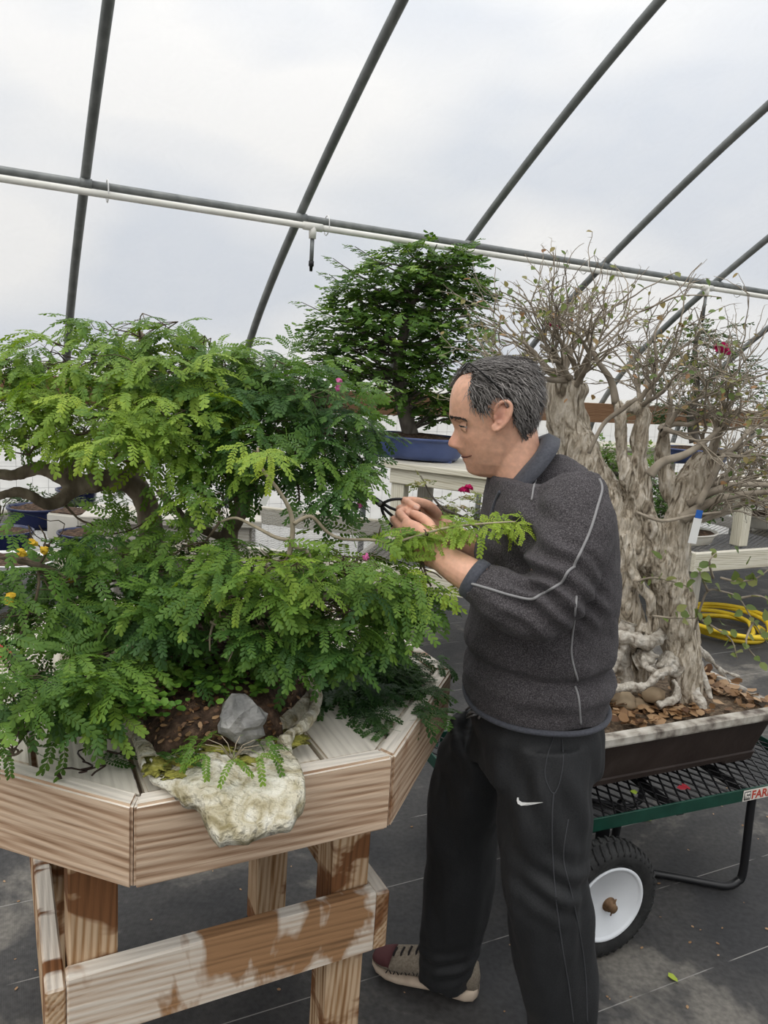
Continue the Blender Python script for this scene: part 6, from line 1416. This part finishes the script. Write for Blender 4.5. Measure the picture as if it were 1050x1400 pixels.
nrs = [v.normal.copy() for v in to_.data.vertices]
for i, v in enumerate(to_.data.vertices):
    p = np.array(v.co); d = .014*fbm((p[0]*1.6, p[1]*1.6, p[2]*.55), 8, 2, 6)
    kn = pp3(765, 1215, 1.44); g = exp(-(((p-kn)/np.array([.08, .1, .07]))**2).sum()); d += .007*g*sin((p[2]+.5*p[0])*105)
    hm = pp3(620, 1325, 1.75); d += .006*exp(-(((p-hm)/np.array([.09, .1, .05]))**2).sum())*sin((p[2]-.4*p[0])*130)
    d += .004*exp(-((p[2]-.78)/.1)**2)*sin((p[0]*1.2+p[2]*.6)*70)
    v.co = v.co+nrs[i]*d
to_.data.update(); to_.data.materials.append(M_pants); BP = bvh(to_)
M_seam = mat('dark grey seam', (.045, .046, .05), rough=.8)
seam(BP, [(757, 1083), (755, 1110), (755, 1150), (757, 1190), (762, 1245), (771, 1310), (778, 1350), (784, 1398)], .0016, 'side_seam', M_seam, to_)
seam(BP, [(777, 1120), (772, 1150), (771, 1180), (781, 1220), (795, 1290), (801, 1340), (803, 1398)], .0014, 'side_seam', M_seam, to_)
seam(BP, [(757, 1007), (748, 1035), (745, 1060), (752, 1080), (757, 1085)], .0013, 'pocket_edge', M_seam, to_)
seam(BP, [(768, 1010), (770, 1040), (765, 1070), (758, 1085)], .0013, 'pocket_edge', M_seam, to_)
# white hooked logo stitched on the thigh
sw = [(707.5, 1090), (709.5, 1090), (710, 1094), (714, 1096.5), (721, 1097), (731, 1096.6), (742.5, 1096.4), (731, 1099), (721, 1101), (713, 1101.2), (708.5, 1098.5), (707, 1094)]
sv = [snap(BP, x, y, .0016) for x, y in sw]; cen_ = snap(BP, 713, 1098.6, .0016)
o = MB().add(sv, [(0, 1, 2, 11), (11, 2, 3, 10), (10, 3, 4, 9), (9, 4, 5, 8), (8, 5, 6, 7)]).build('thigh_logo', M_white, to_, False)
md = o.modifiers.new('t', 'SOLIDIFY'); md.thickness = .001
# drawstring
for pts in ([(637, 972), (645, 966), (652, 968)], [(638, 979), (646, 973), (655, 973)], [(638, 983), (648, 978), (653, 976)], [(656, 982), (660, 974)]):
    w_ = [pp3(x, y, YM-.075) for x, y in pts]; sn = [snap(BP, x, y, .003) for x, y in pts]; w_ = [b_ if b_ is not None else a_ for a_, b_ in zip(w_, sn)]; MB().add(*tube(w_, .0028, 6)).build('drawstring', M_piping, to_)

# --- shoes
M_taupe = cloth_mat('taupe mesh', [(.3, (.15, .125, .095)), (.7, (.24, .205, .16))], 160, .85, .4, 260, 0)
M_sole = mat('tan sole', [(.3, (.42, .33, .25)), (.7, (.56, .46, .36))], 20, rough=.7); M_maroon = mat('maroon toe', (.085, .028, .03), rough=.8); M_lace = mat('dark lace', (.02, .017, .018), rough=.9); M_gold = mat('yellow eyelet', (.42, .33, .12), rough=.6)
def shoe(heel, toe, label_side):
    heel = np.array([*heel, 0.]); toe = np.array([*toe, 0.]); L_ = np.linalg.norm(toe-heel); f_ = (toe-heel)/L_; s_ = np.cross((0, 0, 1), f_)
    P = lambda a, b, z: heel+f_*a*L_+s_*b+np.array([0, 0, z])
    st = thing('shoe', '', 'shoe'); bpy.data.objects.remove(st)
    xs = [0, .03, .10, .22, .38, .55, .70, .82, .92, .98, 1.0]; wd = [.012, .026, .034, .036, .036, .042, .048, .047, .038, .022, .006]; bot = [.012, .004, .002, .003, .007, .004, .002, .003, .008, .016, .022]; top = [.045, .042, .040, .036, .034, .030, .028, .027, .030, .032, .030]
    so_ = MB().add(*ring_loft([(P(x, 0, (b_+t_)/2), s_*w_*1.06, np.array([0, 0, (t_-b_)/2])) for x, w_, b_, t_ in zip(xs, wd, bot, top)], 28, 3.2)); 
    up = [.072, .105, .112, .104, .106, .094, .072, .058, .048, .040, .036]
    ub = MB().add(*ring_loft([(P(x, 0, .026+(u-.026)*.5), s_*w_*.97, np.array([0, 0, (u-.022)*.5])) for x, w_, u in zip(xs, wd, up)], 28, 2.25))
    return so_, ub, P, up, xs, wd
for k, (he, tt) in enumerate((((.335, 1.795), (.050, 1.895)), ((.535, 1.545), (.255, 1.60)))):
    so_, ub, P, up, xs, wd = shoe(he, tt, k)
    u_ = ub.build('shoe', M_taupe, man); so_.build('sole', M_sole, u_)
    upz = lambda x: float(np.interp(x, xs, up)); wdx = lambda x: float(np.interp(x, xs, wd))
    for i in range(5):
        x = .50+.07*i; z = upz(x); w_ = wdx(x)
        MB().add(*tube([P(x, -.024*1.0, z*.86), P(x+.01, -.012, z+.003), P(x+.012, .012, z+.003), P(x, .024, z*.86)], .0030, 6)).build('lace', M_lace, u_)
        for s in (-1, 1): MB().add(*tube([P(x-.015, s*w_*.72, z*.80), P(x, s*w_*.55, z*.92)], .0042, 6)).build('eyelet_loop', M_gold if i > 2 else M_lace, u_)
        for s in (-1, 1): MB().add(*tube([P(x-.01, s*w_*.98, z*.50), P(x+.02, s*w_*.92, z*.66), P(x+.04, s*w_*.98, z*.46)], .0016, 5)).build('side_cord', M_lace, u_)
    cap_ = MB().add(*ring_loft([(P(x, .004, .034+(upz(x)-.03)*.5), s2*wdx(x)*.90, np.array([0, 0, (upz(x)-.022)*.5+.0015])) for x, s2 in ((a_, np.cross((0, 0, 1), (np.array([*tt, 0.])-np.array([*he, 0.]))/np.linalg.norm(np.array(tt)-np.array(he)))) for a_ in (.80, .86, .92, .96, .985))], 24, 2.2)); cap_.build('toe_cap', M_maroon, u_)

# --- glasses pushed up on the hair
M_frame = mat('dark metal frame', (.015, .014, .013), rough=.35, metal=.4)
gl = thing('eyeglasses', "thin dark spectacles pushed up on the man's hair", 'glasses', pp3(645, 498, YM))
for s in (1, -1):
    Yt = lambda d: YM-s*d
    w_ = spline([pp3(641, 496, Yt(.068)), pp3(656, 507, Yt(.078)), pp3(680, 528, Yt(.086)), pp3(700, 546, Yt(.086)), pp3(710, 556, Yt(.084))], 5); MB().add(*tube(w_, np.linspace(.0016, .0024, len(w_)), 8)).build('temple', M_frame, gl)
    q0 = pp3(640, 496, YM); ax1 = pp3(628, 510, YM)-q0; c = q0+ax1*.55+np.array([0, -s*.034, .001])
    lp = [c+np.array([0, -s*.0255*cos(t), 0])+ax1*.62*sin(t)*.9 for t in np.linspace(0, 2*pi, 29)[:-1]]; r_ = MB().add(*tube(lp, .0012, 6, closed=True)).build('lens_rim', M_frame, gl)
MB().add(*tube([q0+ax1*.45+np.array([0, -.009, 0]), q0+ax1*.35+np.array([0, 0, .002]), q0+ax1*.45+np.array([0, .009, 0])], .0014, 6)).build('bridge', M_frame, gl)

# --- scissors in the far hand
M_iron = mat('black iron', [(.3, (.014, .014, .015)), (.7, (.03, .03, .032))], 40, rough=.42, metal=.5)
ss = thing('bonsai_scissors', 'black iron bonsai scissors held in the far hand', 'scissors', pp3(520, 688, 1.62))
YS = 1.615
for k, (tip, w_) in enumerate((((494, 668), 1), ((497, 674), -1))):
    t0 = pp3(*tip, YS+.002*w_); pv = pp3(519, 688, YS+.002*w_); d = pv-t0; d /= np.linalg.norm(d); u = np.cross(d, (0, 1, 0)); q = MB()
    prf = [(0, .0006), (.35, .0045), (.8, .0065), (1.05, .0075), (1.25, .005)]; L_ = np.linalg.norm(pv-t0)
    q.add(*ring_loft([(t0+d*L_*a, u*b_, np.array([0, .0014, 0])) for a, b_ in prf], 10, 3)); q.build('blade', M_iron, ss)
lo1 = [(523, 688), (536, 683), (552, 683), (566, 690), (575, 703), (574, 714), (566, 717), (556, 708), (545, 699), (533, 694)]
lo2 = [(521, 690), (528, 698), (540, 708), (555, 718), (566, 726), (568, 732), (560, 735), (545, 728), (532, 715), (524, 702)]
for lo in (lo1, lo2): MB().add(*tube([pp3(x, y, YS) for x, y in [tuple(q) for q in spline([*lo, lo[0]], 3)][:-1]], .0032, 8, closed=True)).build('handle_loop', M_iron, ss)
v, f = lathe([(.0001, -.006), (.004, -.006), (.0055, -.003), (.0055, .003), (.004, .006), (.0001, .006)], 14); v = [np.array([a, c_, b_])+pp3(519, 688, YS) for a, b_, c_ in v]; MB().add(v, f).build('pivot_screw', M_steel, ss)
# red-handled tools lying on the table
M_redg = mat('red grip', (.45, .03, .03), rough=.45)
def pliers(x, y, ang, label):
    p = atZ(x, y, .955); t_ = thing('pliers', label, 'pliers', p); d = np.array([cos(ang), sin(ang), 0]); s = np.array([-sin(ang), cos(ang), 0]); z = np.array([0, 0, .008])
    for k in (1, -1):
        MB().add(*tube(spline([p+z+s*.004*k, p+z+d*.04+s*.018*k, p+z+d*.09+s*.020*k, p+z+d*.13+s*.014*k], 4), .0075, 8)).build('grip', M_redg, t_)
        MB().add(*tube([p+z, p+z-d*.03+s*.006*k, p+z-d*.055+s*.001*k], [.007, .006, .002], 8)).build('jaw', M_iron, t_)
pliers(18, 902, 2.6, 'red-handled pliers on the deck at the left edge'); pliers(478, 846, .1, 'red-handled pliers at the back of the deck behind the foliage')
